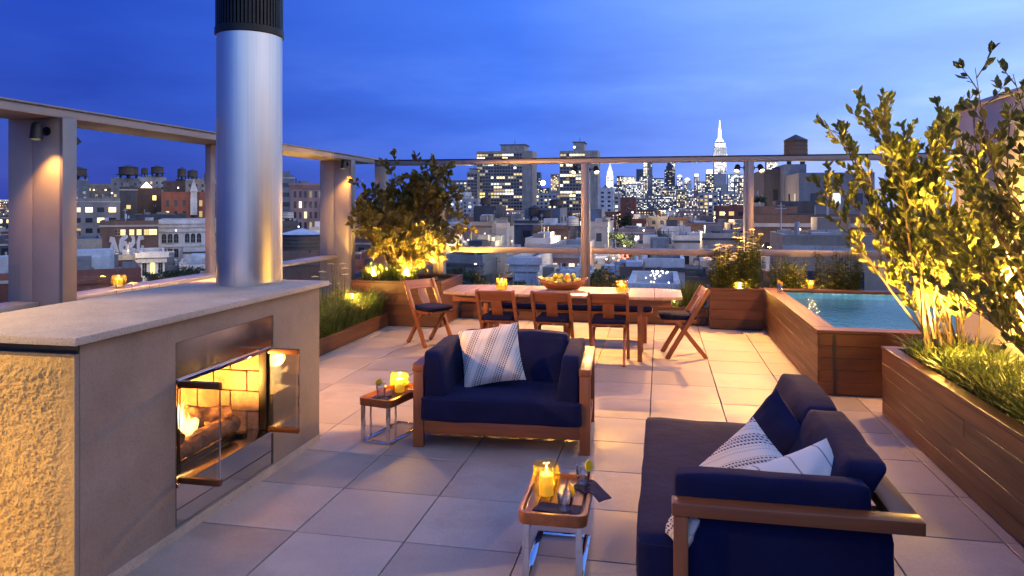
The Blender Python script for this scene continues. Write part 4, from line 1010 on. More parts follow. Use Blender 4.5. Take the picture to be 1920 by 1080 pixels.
# tree A : many-stemmed, uplit, at the far end of the long planter
bA = V((2.13, 6.12, .515)); stems = []
for k in range(30):
    a = r.uniform(0, 2 * pi); q = math.sqrt(r.random())
    tip = V((1.84 + .66 * q * cos(a), 6.15 + .48 * q * sin(a), r.uniform(1.25, 2.45)))
    if abs(tip.x - 1.83) < .40 and r.random() < .5: tip.z = r.uniform(2.0, 2.48)
    b0 = bA + V((r.uniform(-.16, .18), r.uniform(-.18, .18), -.02)); stems.append((b0, tip, r.uniform(.006, .013)))
tree('shrub_tree', 'many-stemmed small tree lit yellow from below beside the hot tub', 'tree', bA, stems, 'leaf_bright', .070, 150, .28, 10, r, up=.9, twigs=17, bare=.38, spread=.75, leafw=1.15)
# tree B : nearer, leaning in from the right
bB = V((2.42, 4.72, .515)); stems = []
for k in range(24):
    tip = V((r.uniform(1.58, 2.30), r.uniform(4.3, 5.3), r.uniform(1.20, 2.55)))
    if tip.x > 1.80: tip.z += .12
    b0 = bB + V((r.uniform(-.06, .06), r.uniform(-.1, .1), -.02)); stems.append((b0, tip, r.uniform(.009, .016)))
tree('shrub_tree', 'dark leafed small tree leaning out before the plaster wall', 'tree', bB, stems, 'leaf_dark', .066, 150, .25, 4, r, up=.7, twigs=13, bare=.40, spread=.9, leafw=1.3)
# corner tree with broad layered foliage
r = random.Random(34)
bC = V((-3.86, 10.48, .595)); stems = []
for k in range(34):
    a = 2.4 * k; q = math.sqrt((k + .5) / 34); z = 1.15 + 1.15 * ((k * .618) % 1.)
    wx = .86 * (1 - .35 * abs((z - 1.75) / .7)); tip = V((-3.70 + wx * q * cos(a), 10.42 + .55 * q * sin(a), z)); stems.append((bC + V((r.uniform(-.05, .05), r.uniform(-.05, .05), 0)), tip, r.uniform(.012, .03)))
stems += [(bC, V((-2.95, 10.5, 2.0)), .014), (bC, V((-2.9, 10.4, 1.45)), .016), (bC, V((-4.4, 10.3, 2.0)), .014), (bC, V((-3.9, 10.4, 2.36)), .014), (bC, V((-3.5, 10.4, 2.36)), .014)]
tree('corner_tree', 'dark bushy tree lit from below in the corner of the terrace', 'tree', bC, stems, 'leaf_maple', .115, 100, .38, 9, r, up=.15, twigs=11, bare=.38, spread=1.0, leafw=1.5)
# flowers
def flower_plant(name, label, base, n, h0, h1, spread, r, white=True, leafm='leaf_bright', group=None, head=.045, density=9, leaf=.07):
    base = V(base); t = thing(name, label, 'plant', base, 0, group); st = MB(); lf = MB(); heads = []
    for k in range(n):
        a = r.uniform(0, 6.28); q = math.sqrt(r.random()) * spread; b0 = V((cos(a) * q, sin(a) * q, 0)); h = r.uniform(h0, h1)
        tip = b0 * 1.25 + V((r.uniform(-.04, .04), r.uniform(-.04, .04), h)); mid = b0.lerp(tip, .5) + V((r.uniform(-.02, .02), r.uniform(-.02, .02), 0))
        st.tube([b0, mid, tip], [.004, .0035, .002], 5, False)
        for j in range(int(density * 1.8)):
            f = r.uniform(.08, .93); p = b0.lerp(mid, f * 2) if f < .5 else mid.lerp(tip, f * 2 - 1)
            add_leaf(lf, leaf_mx(p, V((cos(a + j * 2.4), sin(a + j * 2.4), r.uniform(.1, .7))), leaf * r.uniform(.6, 1.3) * (1.15 - .5 * f), r.uniform(-.5, .5), 1.1))
        heads.append(tip)
    st.build('stems', 'leaf_dark', t); stuff(lf.build('foliage', leafm, t, True))
    if white:
        for tip in heads[:max(3, n // 2)]:
            m = MB()
            for j in range(11):
                a = 2 * pi * j / 11; add_leaf(m, leaf_mx(tip, V((cos(a), sin(a), .15 - .2 * r.random())), head * r.uniform(.85, 1.1), 0, .8))
            f = m.build('flower', 'petal', t, True); MB().ball(tip + V((0, 0, .006)), head * .28, 8, 4, (1, 1, .6)).build('flower_centre', 'pollen', f, True)
    return t
r = random.Random(5)
flower_plant('flower_plant', 'tall bushy plants with pale flower heads filling the square planter', (.90, 10.84, .52), 70, .38, .66, .20, r, True, 'leaf_bright', None, .05, 13)
flower_plant('flower_plant', 'tallest yellow green flowering plant before the railing post', (1.24, 10.88, .52), 62, .46, .98, .16, r, True, 'leaf_bright', None, .045, 14)
flower_plant('flower_plant', 'dark leafy shrub behind the far corner of the hot tub', (2.45, 10.88, .44), 90, .35, .75, .26, r, False, 'leaf_dark', None, .04, 13)
flower_plant('flower_plant', 'leafy yellow green shrub at the back rim of the hot tub', (1.78, 10.88, .44), 80, .3, .62, .22, r, False, 'leaf_bright', None, .04, 13)
flower_plant('flower_plant', 'small shrub with sparse leaves in the trough nearest the corner tree', (-2.55, 10.98, .2), 22, .35, .62, .18, r, False, 'leaf_dark', None, .04, 9, .06)
flower_plant('flower_plant', 'leafy shrub in the trough behind the fruit bowl', (-1.70, 10.98, .2), 20, .3, .6, .16, r, False, 'leaf_bright', None, .04, 9, .06)
flower_plant('flower_plant', 'dark shrub in the trough beside the candle nearest the hot tub', (-.80, 10.98, .2), 26, .35, .72, .2, r, False, 'leaf_dark', None, .04, 9, .06)
flower_plant('flower_plant', 'daisies rising over the corner of the fireplace slab', (-4.15, 7.05, .13), 16, .60, .98, .15, r, True, 'leaf_bright', None, .05, 8)
flower_plant('flower_plant', 'white daisies beside the wide beige column', (-4.22, 8.85, .13), 18, .55, .85, .18, r, True, 'leaf_bright', None, .055, 9)
flower_plant('flower_plant', 'single pale daisies standing before the sill candle', (-4.45, 5.62, .13), 6, .82, .96, .22, r, True, 'leaf_bright', None, .05, 4)
flower_plant('flower_plant', 'feathery low plants lit yellow along the low planter', (-4.1, 7.9, .13), 40, .25, .5, .25, r, False, 'leaf_bright', None, .05, 10, .06)
# ---------------------------------------------------------------- garden lamps
UPC = (1.0, .54, .09)
def spike(label, loc, aim, power, size=95, group='small spike uplights in the planters', col=UPC, hg=.07, glow=0):
    t = thing('spike_light', label, 'garden light', loc, 0, group); d = (V(aim) - V(loc)).normalized(); q = d.to_track_quat('Z', 'Y').to_matrix().to_4x4()
    MB().tube([(0, 0, -.06), (0, 0, hg - .02)], .006, 6).build('spike', 'black', t)
    h = MB().lathe([(.015, -.03), (.026, -.02), (.030, .03), (.026, .03), (.022, .01)], 14, (0, 0, hg), q).build('lamp_head', 'black', t, True)
    MB().lathe([(.025, .020), (.001, .026)], 12, (0, 0, hg), q).build('lens', 'lens', h)
    lamp('uplight', 'SPOT', V(loc) + V((0, 0, hg)) + d * .045, power, col, None, .02, aim, size, .6)
    if glow: lamp('glow_light', 'POINT', V(loc) + V((0, 0, hg + .10)), glow, col, None, .03)  # extra point lamp above the head, added to brighten the grass
spike('bright uplight among the grass under the uplit many-stemmed tree', (1.97, 5.78, .53), (1.80, 6.2, 2.2), 520, 128, hg=.22, glow=26)
spike('second uplight behind the stems of the many-stemmed tree', (2.30, 6.32, .53), (1.9, 6.15, 2.2), 440, 128, hg=.16)
spike('uplight at the wall foot washing the plaster by the uplit tree', (2.33, 5.75, .53), (2.54, 5.8, 2.0), 800, 128, hg=.2, glow=16)
spike('uplight at the wall foot under the dark leaning tree', (2.30, 4.95, .53), (2.50, 5.1, 2.2), 800, 128, hg=.2, glow=16)
spike('uplight hidden in the long grass nearest the sofa', (2.25, 4.1, .53), (2.5, 4.2, 2.2), 200, 128, hg=.2, glow=18)
spike('uplight at the foot of the corner tree', (-3.62, 10.08, .61), (-3.75, 10.5, 1.8), 560, 150, glow=6)
spike('added uplight at the planter edge nearest the table under the corner tree', (-3.18, 10.06, .61), (-3.5, 10.5, 1.9), 320, 150)  # second lamp from the right, added to light the crown
spike('uplight among the grass at the corner tree rear', (-4.15, 10.06, .61), (-3.9, 10.5, 2.0), 420, 150)
def path_light(label, loc, h=.40, power=7):
    t = thing('path_light', label, 'garden light', loc, 0, 'small mushroom path lights')
    MB().tube([(0, 0, -.05), (0, 0, h - .075)], .008, 8).build('stem', 'bronze', t, True)
    MB().lathe([(.012, h - .01), (.075, h), (.06, h + .018), (.02, h + .032), (.001, h + .034)], 18, cap=False).build('cap', 'bronze', t, True)
    MB().lathe([(.010, h - .072), (.010, h - .005)], 10).build('lamp_glass', 'lens', t, True)
    lamp('path_lamp', 'POINT', V(loc) + V((0, 0, h - .045)), power, UPC, None, .035)
path_light('path light among bright grass by the wide column', (-4.15, 9.35, .14), .40, 80)
path_light('path light among the grass near the fireplace end', (-4.12, 7.55, .14), .36, 60)
path_light('path light in the trough under the table end by the tree', (-2.35, 11.0, .205), .18, 12)
path_light('path light in the trough behind the hot tub end of the table', (.2, 11.0, .205), .18, 16)
path_light('added path light between the tall flowers of the square planter', (1.10, 10.72, .52), .14, 34)  # added to brighten the flowering plants
path_light('added path light among the shrubs behind the hot tub', (2.08, 10.74, .44), .14, 30)  # added to lift the dark shrubs
path_light('added path light standing on the floor by the rough end of the fireplace', (-3.35, 1.95, 0), .42, 50)  # out of view, added to light the fireplace end

# ================================================================== CITY
GZ = -28.0
gm = MB().add([(-9000, 11.6, GZ), (9000, 11.6, GZ), (9000, 12000, GZ), (-9000, 12000, GZ), (-9000, -400, GZ), (9000, -400, GZ)], [(0, 1, 2, 3), (4, 5, 1, 0)])
struct(gm.build('city_ground', 'asphalt'))
cr2 = random.Random(21)
WARM = [(1, .72, .28), (1, .80, .42), (1, .66, .22), (1, .88, .62)]
COOL = [(1, .95, .85), (.9, .95, 1), (1, .85, .6), (.8, .9, 1)]
class Win:
    """window panes of one building; each entry a quad with its own light"""
    def __init__(s): s.v = []; s.f = []; s.l = []; s.c = []
    def quad(s, p, ux, uz, lit, col):
        o = len(s.v); s.v += [tuple(p), tuple(p + ux), tuple(p + ux + uz), tuple(p + uz)]; s.f.append((o, o + 1, o + 2, o + 3)); s.l.append(lit); s.c.append(col)
    def build(s, parent, name='windows'):
        if not s.f: return
        me = bpy.data.meshes.new(name); me.from_pydata(s.v, [], s.f); me.materials.append(MATS['city_window'])
        a = me.attributes.new('lit', 'FLOAT', 'FACE'); a.data.foreach_set('value', s.l)
        c = me.attributes.new('wc', 'FLOAT_COLOR', 'FACE'); c.data.foreach_set('color', [x for q in s.c for x in (*q, 1.)])
        return stuff(link(name, me, parent))
def facade(w, x0, x1, z0, z1, face, bay, fl, wf, hf, lit, cols, st, r, off, skip=None, groupn=None):
    """face: function (u, z) -> point with outward offset; u from 0..L"""
    L_ = x1 - x0; nb = max(1, int(L_ / bay)); nf = max(1, int((z1 - z0) / fl)); bw = L_ / nb
    for j in range(nf):
        zz = z1 - (j + 1) * fl + fl * (1 - hf) * .5
        rowlit = r.random() < .10
        for i in range(nb):
            if groupn and i % (groupn + 1) == groupn: continue
            u = x0 + i * bw + bw * (1 - wf) / 2
            on = r.random() < (lit * (2.2 if rowlit else 1)); c = r.choice(cols); s_ = st * r.choice([.2, .35, .5, .8, 1.1, 1.5]) if on else 0.
            p, du = face(u, zz, bw * wf)
            w.quad(p, du, V((0, 0, fl * hf)), s_, c)
NAMED = []
LASTW = [0., 0.]
def building(label, px0, px1, ytop, D, depth, wall, roof='roof_grey', bay=3.2, fl=3.5, wf=.45, hf=.5, lit=.12, cols=WARM, st=1.6, side=True, parapet=.8, name='city_building', group=None, zb=GZ, clutter=True, floors=None, cornice=None, groupn=None, top_margin=1.2, cat='building'):
    if group != 'city blocks beyond the terrace': NAMED.append((px0, px1, ytop, D))
    a, b = onY(px0, ytop, D), onY(px1, ytop, D); x0, x1, zt = a.x, b.x, a.z
    w, h = (x1 - x0) / 2, zt - zb; hd = depth / 2
    if px1 < 660 and D < 480:      # these blocks stand square to the terrace corner, not to its edge
        pm_ = (px0 + px1) / 2; dm = ray(pm_, ytop); cpt = V((0, 0, EYE)) + dm * (D / dm.y); az = math.atan2(dm.x, dm.y)
        n_ = V((sin(az), cos(az), 0)); dist = V((cpt.x, cpt.y, 0)).dot(n_)
        def hit(px_): q_ = ray(px_, ytop); return q_ * (dist / q_.dot(n_))
        h0, h1 = hit(px0), hit(px1); w = (V((h1.x - h0.x, h1.y - h0.y, 0))).length / 2; zt = cpt.z; h = zt - zb
        t = thing(name, label, cat, V((cpt.x, cpt.y, zb)) + n_ * hd, -az, group); x0 = x1 = 0; side = False
    else:
        t = thing(name, label, cat, ((x0 + x1) / 2, D + depth / 2, zb), 0, group)
    LASTW[0], LASTW[1] = w, h
    MB().box(-w, w, -hd, hd, 0, h - parapet).build('wall', 'wall_' + wall, t)
    m = MB(); th = .35
    m.box(-w, w, -hd, -hd + th, h - parapet, h); m.box(-w, w, hd - th, hd, h - parapet, h); m.box(-w, -w + th, -hd + th, hd - th, h - parapet, h); m.box(w - th, w, -hd + th, hd - th, h - parapet, h)
    m.build('parapet', 'wall_' + (cornice or wall), t)
    MB().box(-w + th + .01, w - th - .01, -hd + th + .01, hd - th - .01, h - parapet + .01, h - parapet + .12).build('roof', roof, t)
    if cornice: MB().box(-w - .6, w + .6, -hd - .7, -hd - .02, h - .9, h - .1).box(-w - .3, w + .3, -hd - .35, -hd - .02, h - 1.7, h - .92).build('cornice', 'wall_' + cornice, t)
    z1 = h - parapet - top_margin; z0 = max(1.0, z1 - (floors or 99) * fl)
    z0 = max(z0, h - 60) if floors is None else z0
    if z1 - z0 > fl * .9 and bay:
        wn2 = Win(); r_ = cr2; off = max(.03, D * .0002)
        facade(wn2, -w + .6, w - .6, z0, z1, lambda u, z, q: (V((u, -hd - off, z)), V((q, 0, 0))), bay, fl, wf, hf, lit, cols, st, r_, off, groupn=groupn)
        if side:
            sg = 1 if (x0 + x1) < 0 else -1
            facade(wn2, -hd + .6, hd - .6, z0, z1, lambda u, z, q: (V((sg * (w + off), u, z)), V((0, q, 0))), bay * 1.3, fl, wf * .8, hf, lit * .8, cols, st, r_, off)
        wn2.build(t)
    if clutter and D < 330:
        m = MB()
        for k in range(cr2.randint(5, 11)):
            bx_, by_ = cr2.uniform(-w * .85, w * .85), cr2.uniform(-hd * .85, hd * .85); z_ = h - parapet + .12; kind_ = cr2.random()
            if kind_ < .35: m.tube([(bx_, by_, z_), (bx_, by_, z_ + cr2.uniform(.8, 2.4))], cr2.uniform(.08, .22), 7)
            elif kind_ < .75: s_ = cr2.uniform(.3, .9); m.box(bx_ - s_, bx_ + s_, by_ - s_ * .7, by_ + s_ * .7, z_, z_ + cr2.uniform(.5, 1.4))
            elif kind_ < .9: s_ = cr2.uniform(.6, 1.6); m.box(bx_ - s_, bx_ + s_, by_ - .25, by_ + .25, z_ + .4, z_ + .8)
            else: m.tube([(bx_, by_, z_), (bx_, by_, z_ + 3.4)], .05, 5).box(bx_ - .5, bx_ + .5, by_ - .03, by_ + .03, z_ + 2.8, z_ + 2.86).box(bx_ - .35, bx_ + .35, by_ - .03, by_ + .03, z_ + 3.1, z_ + 3.16)
        stuff(m.build('vents', cr2.choice(['roof_silver', 'wall_grey', 'tank_roof', 'wall_pale']), t))
        if h > 8: MB().box(-w - .12, w + .12, -hd - .14, -hd - .012, h - parapet - .5, h - parapet - .1).build('string_course', cr2.choice(['wall_pale', 'wall_' + wall, 'wall_dark']), t)
    if clutter:
        for k in range(cr2.randint(1, 3)):
            bx_, by_ = cr2.uniform(-w * .6, w * .6), cr2.uniform(-hd * .5, hd * .6); s1, s2, s3 = cr2.uniform(.12, .3) * w + .5, cr2.uniform(.12, .3) * hd + .5, cr2.uniform(.8, 2.6)
            MB().box(bx_ - s1, bx_ + s1, by_ - s2, by_ + s2, h - parapet + .12, h - parapet + s3).build(cr2.choice(['bulkhead', 'roof_unit']), cr2.choice(['wall_' + wall, 'roof_silver', 'wall_grey', 'wall_dark']), t)
    return t
def water_tower(label, px, ytop, ybase, D, r, roof='tank_roof', body='tank_wood', group='rooftop water towers', zfoot=None):
    p = onY(px, ytop, D); q = onY(px, ybase, D); H = p.z - q.z
    t = thing('water_tower', label, 'water tower', q, 0, group)
    leg = H * .28; top = H * .80
    MB().lathe([(r, leg), (r * .97, top)], 20).build('tank', body, t, True)
    MB().lathe([(r * 1.06, top), (.02, H)], 20).build('tank_roof', roof, t, True)
    m = MB()
    for k in range(4): m.lathe([(r * 1.012, leg + (top - leg) * (k + .5) / 4), (r * 1.012, leg + (top - leg) * (k + .5) / 4 + .06 * r)], 20, cap=False)
    m.build('hoops', 'tank_roof', t)
    for k in range(4):
        a = pi / 4 + k * pi / 2; x, y = cos(a) * r * .8, sin(a) * r * .8; MB().box(x - .09 * r, x + .09 * r, y - .09 * r, y + .09 * r, -.3, leg).build('leg', 'tank_roof', t)
    MB().box(-r * .9, r * .9, -r * .9, r * .9, leg - .1 * r, leg - .001).build('platform', 'tank_roof', t)
    return t
def city_tree(label, px, ytop, D, rr, hh, seed, group='trees between the city buildings', trunkz=None):
    p = onY(px, ytop, D); r_ = random.Random(seed); zb = trunkz if trunkz is not None else p.z - hh * 1.5
    t = thing('city_tree', label, 'tree', (p.x, D, zb), 0, group); H = p.z - zb
    tk = MB().tube([(0, 0, 0), (rr * .05, 0, H * .4), (0, 0, H * .8)], [rr * .07, rr * .05, rr * .02], 7)
    for k in range(5):
        a = k * 1.26; tk.tube([(0, 0, H * .42 + k * .05 * H), (cos(a) * rr * .5, sin(a) * rr * .5, H * .6 + k * .06 * H)], [rr * .035, rr * .01], 5, False)
    tk.build('trunk', 'bark', t, True)
    m = MB(); cl_ = [(rvec(r_) * r_.uniform(.2, .75), r_.uniform(.25, .42)) for _ in range(16)]
    for c_, s_ in cl_:
        for _ in range(55):
            q = c_ + rvec(r_) * s_ * r_.random() ** .4; add_leaf(m, leaf_mx(V((q.x * rr, q.y * rr, H - hh * .55 + q.z * hh * .55)), rvec(r_), rr * r_.uniform(.10, .17), r_.uniform(0, 6), 1.3))
    stuff(m.build('crown', 'city_leaf', t)); return t

# ---- named neighbours, left part
wb = building('white cornice loft building with rows of tall windows beside the graffiti wall', 298, 440, 412, 150, 22, 'white', 'roof_tar', None, side=False, cornice='white', clutter=False)
# each window of the white building by itself
ww, H = LASTW
wm = {}
def cwin(parent, x, z, w, h, y, lit, col, arch=False, frame='wall_pale'):
    key = (round(w, 2), round(h, 2), lit, arch)
    if key not in wm:
        m = MB(); pts = [(-w / 2, 0), (w / 2, 0), (w / 2, h)] + ([(w / 2 * cos(a), h + w / 2 * sin(a)) for a in (.6, 1.2, 1.8, 2.5)] if arch else []) + [(-w / 2, h)]
        m.add([(px_, 0, pz) for px_, pz in pts], [tuple(range(len(pts)))])
        wi = Win(); me = m.mesh('window', 'city_window'); a = me.attributes.new('lit', 'FLOAT', 'FACE'); a.data.foreach_set('value', [lit]); c = me.attributes.new('wc', 'FLOAT_COLOR', 'FACE'); c.data.foreach_set('color', [*col, 1.])
        fm_ = MB(); e = w * .07
        fm_.box(-w / 2 - e, w / 2 + e, -.12, .03, -e * 2, -.005); fm_.box(-e / 3, e / 3, -.05, -.01, 0, h); fm_.box(-w / 2, w / 2, -.05, -.011, h * .5 - e / 3, h * .5 + e / 3)
        wm[key] = (me, fm_.mesh('sash', frame))
    me, fme = wm[key]
    o = link('window', me, parent, (x, y, z)); link('sash', fme, o)
k3 = 0
for row, (z, h, ar) in enumerate(((H - 5.2, 1.6, True), (H - 8.6, 2.0, False), (H - 11.7, 1.8, False), (H - 14.8, 1.8, False))):
    x = -ww + 1.2; c3 = 0
    while x < ww - 1:
        lit = [0, 0, .0, 1.3][(c3 * 7 + row * 5) % 4] if row == 2 else 0.
        cwin(wb, x, z, .95, h, -11.05, lit, (1, .85, .6), ar); c3 += 1; x += 1.25 if c3 % 3 else 2.3
for z in (H - 2.6, H - 6.0, H - 9.3, H - 12.4): MB().box(-ww - .15, ww + .15, -11.3, -11.02, z - .18, z + .18).build('string_course', 'wall_white', wb)
gb = building('brown brick building with white graffiti letters under its roofline', 188, 298, 414, 138, 16, 'brown_brick', 'roof_tar', None, side=False)
ww, H = LASTW
for k, (x, l) in enumerate(((-1.8, 1.5), (.6, 1.2), (2.6, 1.3), (4.6, .8), (6.0, 1.6), (6.9, 1.5), (-3.2, .0))): cwin(gb, x * ww / 8, H - 3.1, .9, 1.2, -8.05, l, (1, .75, .3))
# graffiti tag: bubble letters painted on the wall, flat
GL = [[(0, 0), (1.0, .1), (1.3, 1.2), (2.1, .2), (3.0, .1), (1.7, 3.0), (.5, 3.2), (.2, 2.2), (.9, 2.0)],
      [(3.2, 0), (4.0, 0), (4.2, 1.3), (5.2, 1.4), (5.0, 2.2), (4.3, 2.3), (5.4, 3.0), (5.2, 3.4), (3.9, 3.3), (3.1, 2.6), (2.8, 1.2)],
      [(5.7, .1), (7.3, .1), (7.5, .8), (6.5, .9), (7.4, 1.8), (7.2, 3.2), (6.0, 3.3), (6.5, 2.6), (6.3, 2.0), (5.6, 2.1), (5.8, 1.0)],
      [(7.9, 0), (9.6, .2), (9.8, 1.3), (9.0, 1.4), (9.0, .8), (8.6, 1.0), (8.8, 2.4), (9.8, 2.5), (9.7, 3.2), (8.3, 3.3), (7.7, 2.0)]]
gs = ww * 2 * .62 / 10; gf = MB()
for pl in GL: gf.add([(-ww * .72 + x * gs, -8.06, H - 6.9 + z * 1.12) for x, z in pl], [tuple(range(len(pl)))])
gf.build('graffiti', 'wall_white', gb)
building('dark slate house with two blue windows below the graffiti wall', 104, 192, 448, 96, 14, 'slate', 'roof_tar', 2.4, 3.0, .42, .5, .25, COOL, .8, True, clutter=False)
building('low grey back house under the graffiti wall', 190, 262, 478, 97, 8, 'grey', 'roof_tar', 1.9, 2.8, .42, .5, .15, COOL, .8, True)
building('low red brick roof just below the metal sill candle', 60, 268, 506, 58, 12, 'red_brick', 'roof_grey', 3.5, 3.6, .4, .5, .0)
co = building('small cream ornate house with one glowing yellow window', 262, 309, 472, 100, 12, 'white', 'roof_tar', None, side=False, cornice='white', clutter=False)
H = LASTW[1]
for x, l in ((-1.1, 0.), (.05, 1.8), (1.15, 0.)): cwin(co, x, H - 3.4, .6, 1.5, -6.05, l, (1, .8, .25), True)
building('dark flat roofed block behind the white cornice building', 232, 350, 402, 178, 20, 'dark', 'roof_tar', 3.4, 3.6, .4, .5, .05)
building('brick building with glowing yellow windows under a lit gable', 256, 303, 352, 235, 20, 'brown_brick', 'roof_tar', 3.2, 3.4, .34, .5, .55, [(1, .75, .2)], 2.4, False, clutter=False)
gp = onY(275, 355, 236); gt = thing('roof_skylight', 'glowing gabled skylight house on the brick roof', 'skylight', (gp.x - 4, 241, gp.z - .6), R(38))
m = MB(); m.add([(-3, -4, 0), (3, -4, 0), (0, -4, 3.4)], [(0, 1, 2)]); gme = m.build('lit_gable', 'city_lamp', gt)
MB().add([(-3.2, -4.1, -.1), (0, -4.1, 3.6), (0, 6, 3.6), (-3.2, 6, -.1), (3.2, -4.1, -.1), (3.2, 6, -.1)], [(0, 1, 2, 3), (1, 4, 5, 2)]).build('glass_roof', 'roof_silver', gt)
rb_ = building('red brick building with arched glowing windows and a small turret', 303, 388, 360, 225, 18, 'red_brick', 'roof_tar', 2.3, 3.8, .38, .55, .5, [(1, .75, .25)], 2.2, False, clutter=False)
ql = V((LASTW[0] * .42, -9.5, LASTW[1]))
MB().lathe([(1.5, -8), (1.5, 0.), (1.8, .2), (.05, 4.6)], 4, ql + V((0, .3, 0)), MX.Rotation(pi / 4, 4, 'Z')).build('turret', 'roof_silver', rb_)
building('dark brick wall with fire escape beside the glowing brick building', 224, 258, 350, 222, 18, 'dark', 'roof_tar', 3, 3.4, .3, .4, .25, WARM, 1.6, False)
building('pale grey building with a bright strip of lit windows', 130, 226, 372, 205, 18, 'grey', 'roof_grey', 2.8, 3.4, .6, .45, .22, WARM, 2.6, True)
for i, (a, b, y, D, wl_, lb) in enumerate([(118, 168, 338, 380, 'slate', 'blue grey far rooftop block behind the lit strip building'), (160, 214, 345, 420, 'tan', 'tan far building with orange windows on the skyline'), (208, 262, 334, 400, 'grey', 'pale grey stepped far building on the skyline'), (255, 312, 332, 430, 'pale', 'long pale far rooftop under two water towers'), (306, 352, 339, 410, 'brown_brick', 'brown far building on the skyline behind the turret'), (348, 400, 336, 390, 'tan', 'tan far building nearest the flue on the skyline'), (386, 420, 345, 260, 'red_brick', 'tall brick slab half hidden by the flue')]):
    building(lb, a, b, y, D, 25, wl_, 'roof_tar', 3.4, 3.6, .36, .45, .14, WARM, 1.5)
for i, (px, yt, yb, D, r_, lb) in enumerate([(147, 312, 336, 385, 4.6, 'wide dark water tank at the end of the far rooftops'), (241, 309, 334, 402, 5.6, 'broad round water tank on the pale grey far building'), (271, 313, 331, 435, 2.1, 'slim water tower standing alone on the pale far roof'), (295, 310, 330, 432, 3.9, 'water tank on its dark platform over the pale far roof'), (341, 313, 338, 412, 2.6, 'water tower on the brown far building'), (361, 317, 337, 395, 2.9, 'squat water tower beside a brick chimney'), (391, 322, 344, 262, 1.6, 'water tower on the brick slab by the flue')]):
    water_tower(lb, px, yt, yb, D, r_)
for k, (px, yt) in enumerate(((290, 503), (318, 498), (345, 497), (372, 496), (396, 495))): city_tree(('dark leafy roof tree below the white cornice building'), px, yt, 82 + k, 1.9, 2.2, 40 + k, 'roof trees below the white building')
# ---- between flue and wide column
pk = building('pink brick corner building with rows of narrow windows right of the flue', 545, 620, 343, 215, 30, 'pink_brick', 'roof_tar', 1.5, 3.3, .5, .62, .25, WARM, 1.2, False, cornice='pink_brick')
building('dark building with a lit penthouse behind the pink brick one', 515, 552, 328, 250, 20, 'slate', 'roof_silver', 3, 3.6, .6, .45, .3, WARM, 2, False)
water_tower('white painted water tank beside the pink brick building', 538, 392, 415, 150, 1.5, 'tank_roof', 'wall_white')
water_tower('large dark water tank with pale conical roof right of the flue', 566, 428, 482, 62, 2.0, 'roof_silver', 'tank_wood')
building('low roofs below the large water tank', 500, 640, 470, 60, 10, 'brown_brick', 'roof_tar', 3, 3.5, .4, .5, .1)
building('small white house with lit arch beyond the large water tank', 584, 612, 432, 110, 10, 'white', 'roof_grey', 2.4, 4.0, .4, .6, .4, WARM, 1.6, False)
building('dark low block under the white water tank', 505, 560, 414, 148, 14, 'dark', 'roof_tar', 3, 3.5, .4, .5, .15)
# ---- apartment towers
def tower(label, a, b, c, yt, D, depth, pen, lit):
    t = building(label, a, c, yt, D, depth, 'concrete', 'roof_grey', None, side=False, clutter=False)
    A, Bx, Cx = onY(a, yt, D).x, onY(b, yt, D).x, onY(c, yt, D).x; mid = (A + Cx) / 2; h = onY(a, yt, D).z - GZ
    wn2 = Win(); fl = 2.9
    nx = int((Bx - A) / 2.55); bw_ = (Bx - A) / nx; nf = int(h / fl)
    for j in range(nf - 1):
        z = h - 1.6 - (j + 1) * fl; rl = cr2.choice([.25, .32, .4, .5]) * lit * 2
        i = 0
        while i < nx:
            on = cr2.random() < rl; c_ = cr2.choice(WARM + [(1, .85, .5), (1, .93, .8), (.9, .95, 1)]); s_ = cr2.choice([.2, .4, .6, .9, 1.3, 1.8, 2.3])
            for q in range(cr2.choice([1, 2, 2, 3])):
                if i >= nx: break
                wn2.quad(V((A - mid + (i + .10) * bw_, -depth / 2 - .15, z)), V((bw_ * .82, 0, 0)), V((0, 0, fl * .60)), s_ if on else 0., c_); i += 1
    wn2.build(t)
    m = MB()
    for i in range(nx + 1):
        if i % 3 == 0: x = A - mid + i * bw_; m.box(x - .2, x + .2, -depth / 2 - .7, -depth / 2 - .01, 0, h - .8)
    m.build('piers', 'wall_concrete', t)
    m = MB()
    for j in range(nf): m.box(A - mid, Bx - mid, -depth / 2 - .5, -depth / 2 - .012, h - 1.6 - j * fl - .35, h - 1.6 - j * fl)
    m.build('floor_slabs', 'wall_concrete', t)
    p0, p1 = onY(pen[0], pen[2], D), onY(pen[1], pen[2], D)
    MB().box(p0.x - mid, p1.x - mid, -depth / 2 + 2, depth / 2 - 2, h - .6, p0.z - GZ).build('penthouse', 'wall_concrete', t)
    MB().box(p0.x - mid - 1, p1.x - mid + 1, -depth / 2 + 1.5, depth / 2 - 1.5, p0.z - GZ, p0.z - GZ + .8).build('penthouse_roof', 'wall_slate', t)
    MB().tube([((p0.x + p1.x) / 2 - mid, 0, p0.z - GZ), ((p0.x + p1.x) / 2 - mid, 0, p0.z - GZ + 5)], .25, 6).build('antenna', 'tank_roof', t)
    return t
tower('broad apartment tower with blank concrete end wall and many lit windows', 894, 979, 998, 284, 640, 24, (938, 983, 272), .5)
tower('lower wing of the broad apartment tower', 876, 895, 896, 321, 632, 16, (880, 892, 317), .5)
tower('narrower apartment tower with a lamp on its roof block', 1050, 1097, 1121, 283, 620, 24, (1075, 1094, 267), .5)
p = onY(1077, 276, 600); tag(MB().ball(p, .9, 8, 5).build('roof_lamp', 'city_lamp'), 'white lamp glowing on the roof block of the narrower tower', 'lamp')
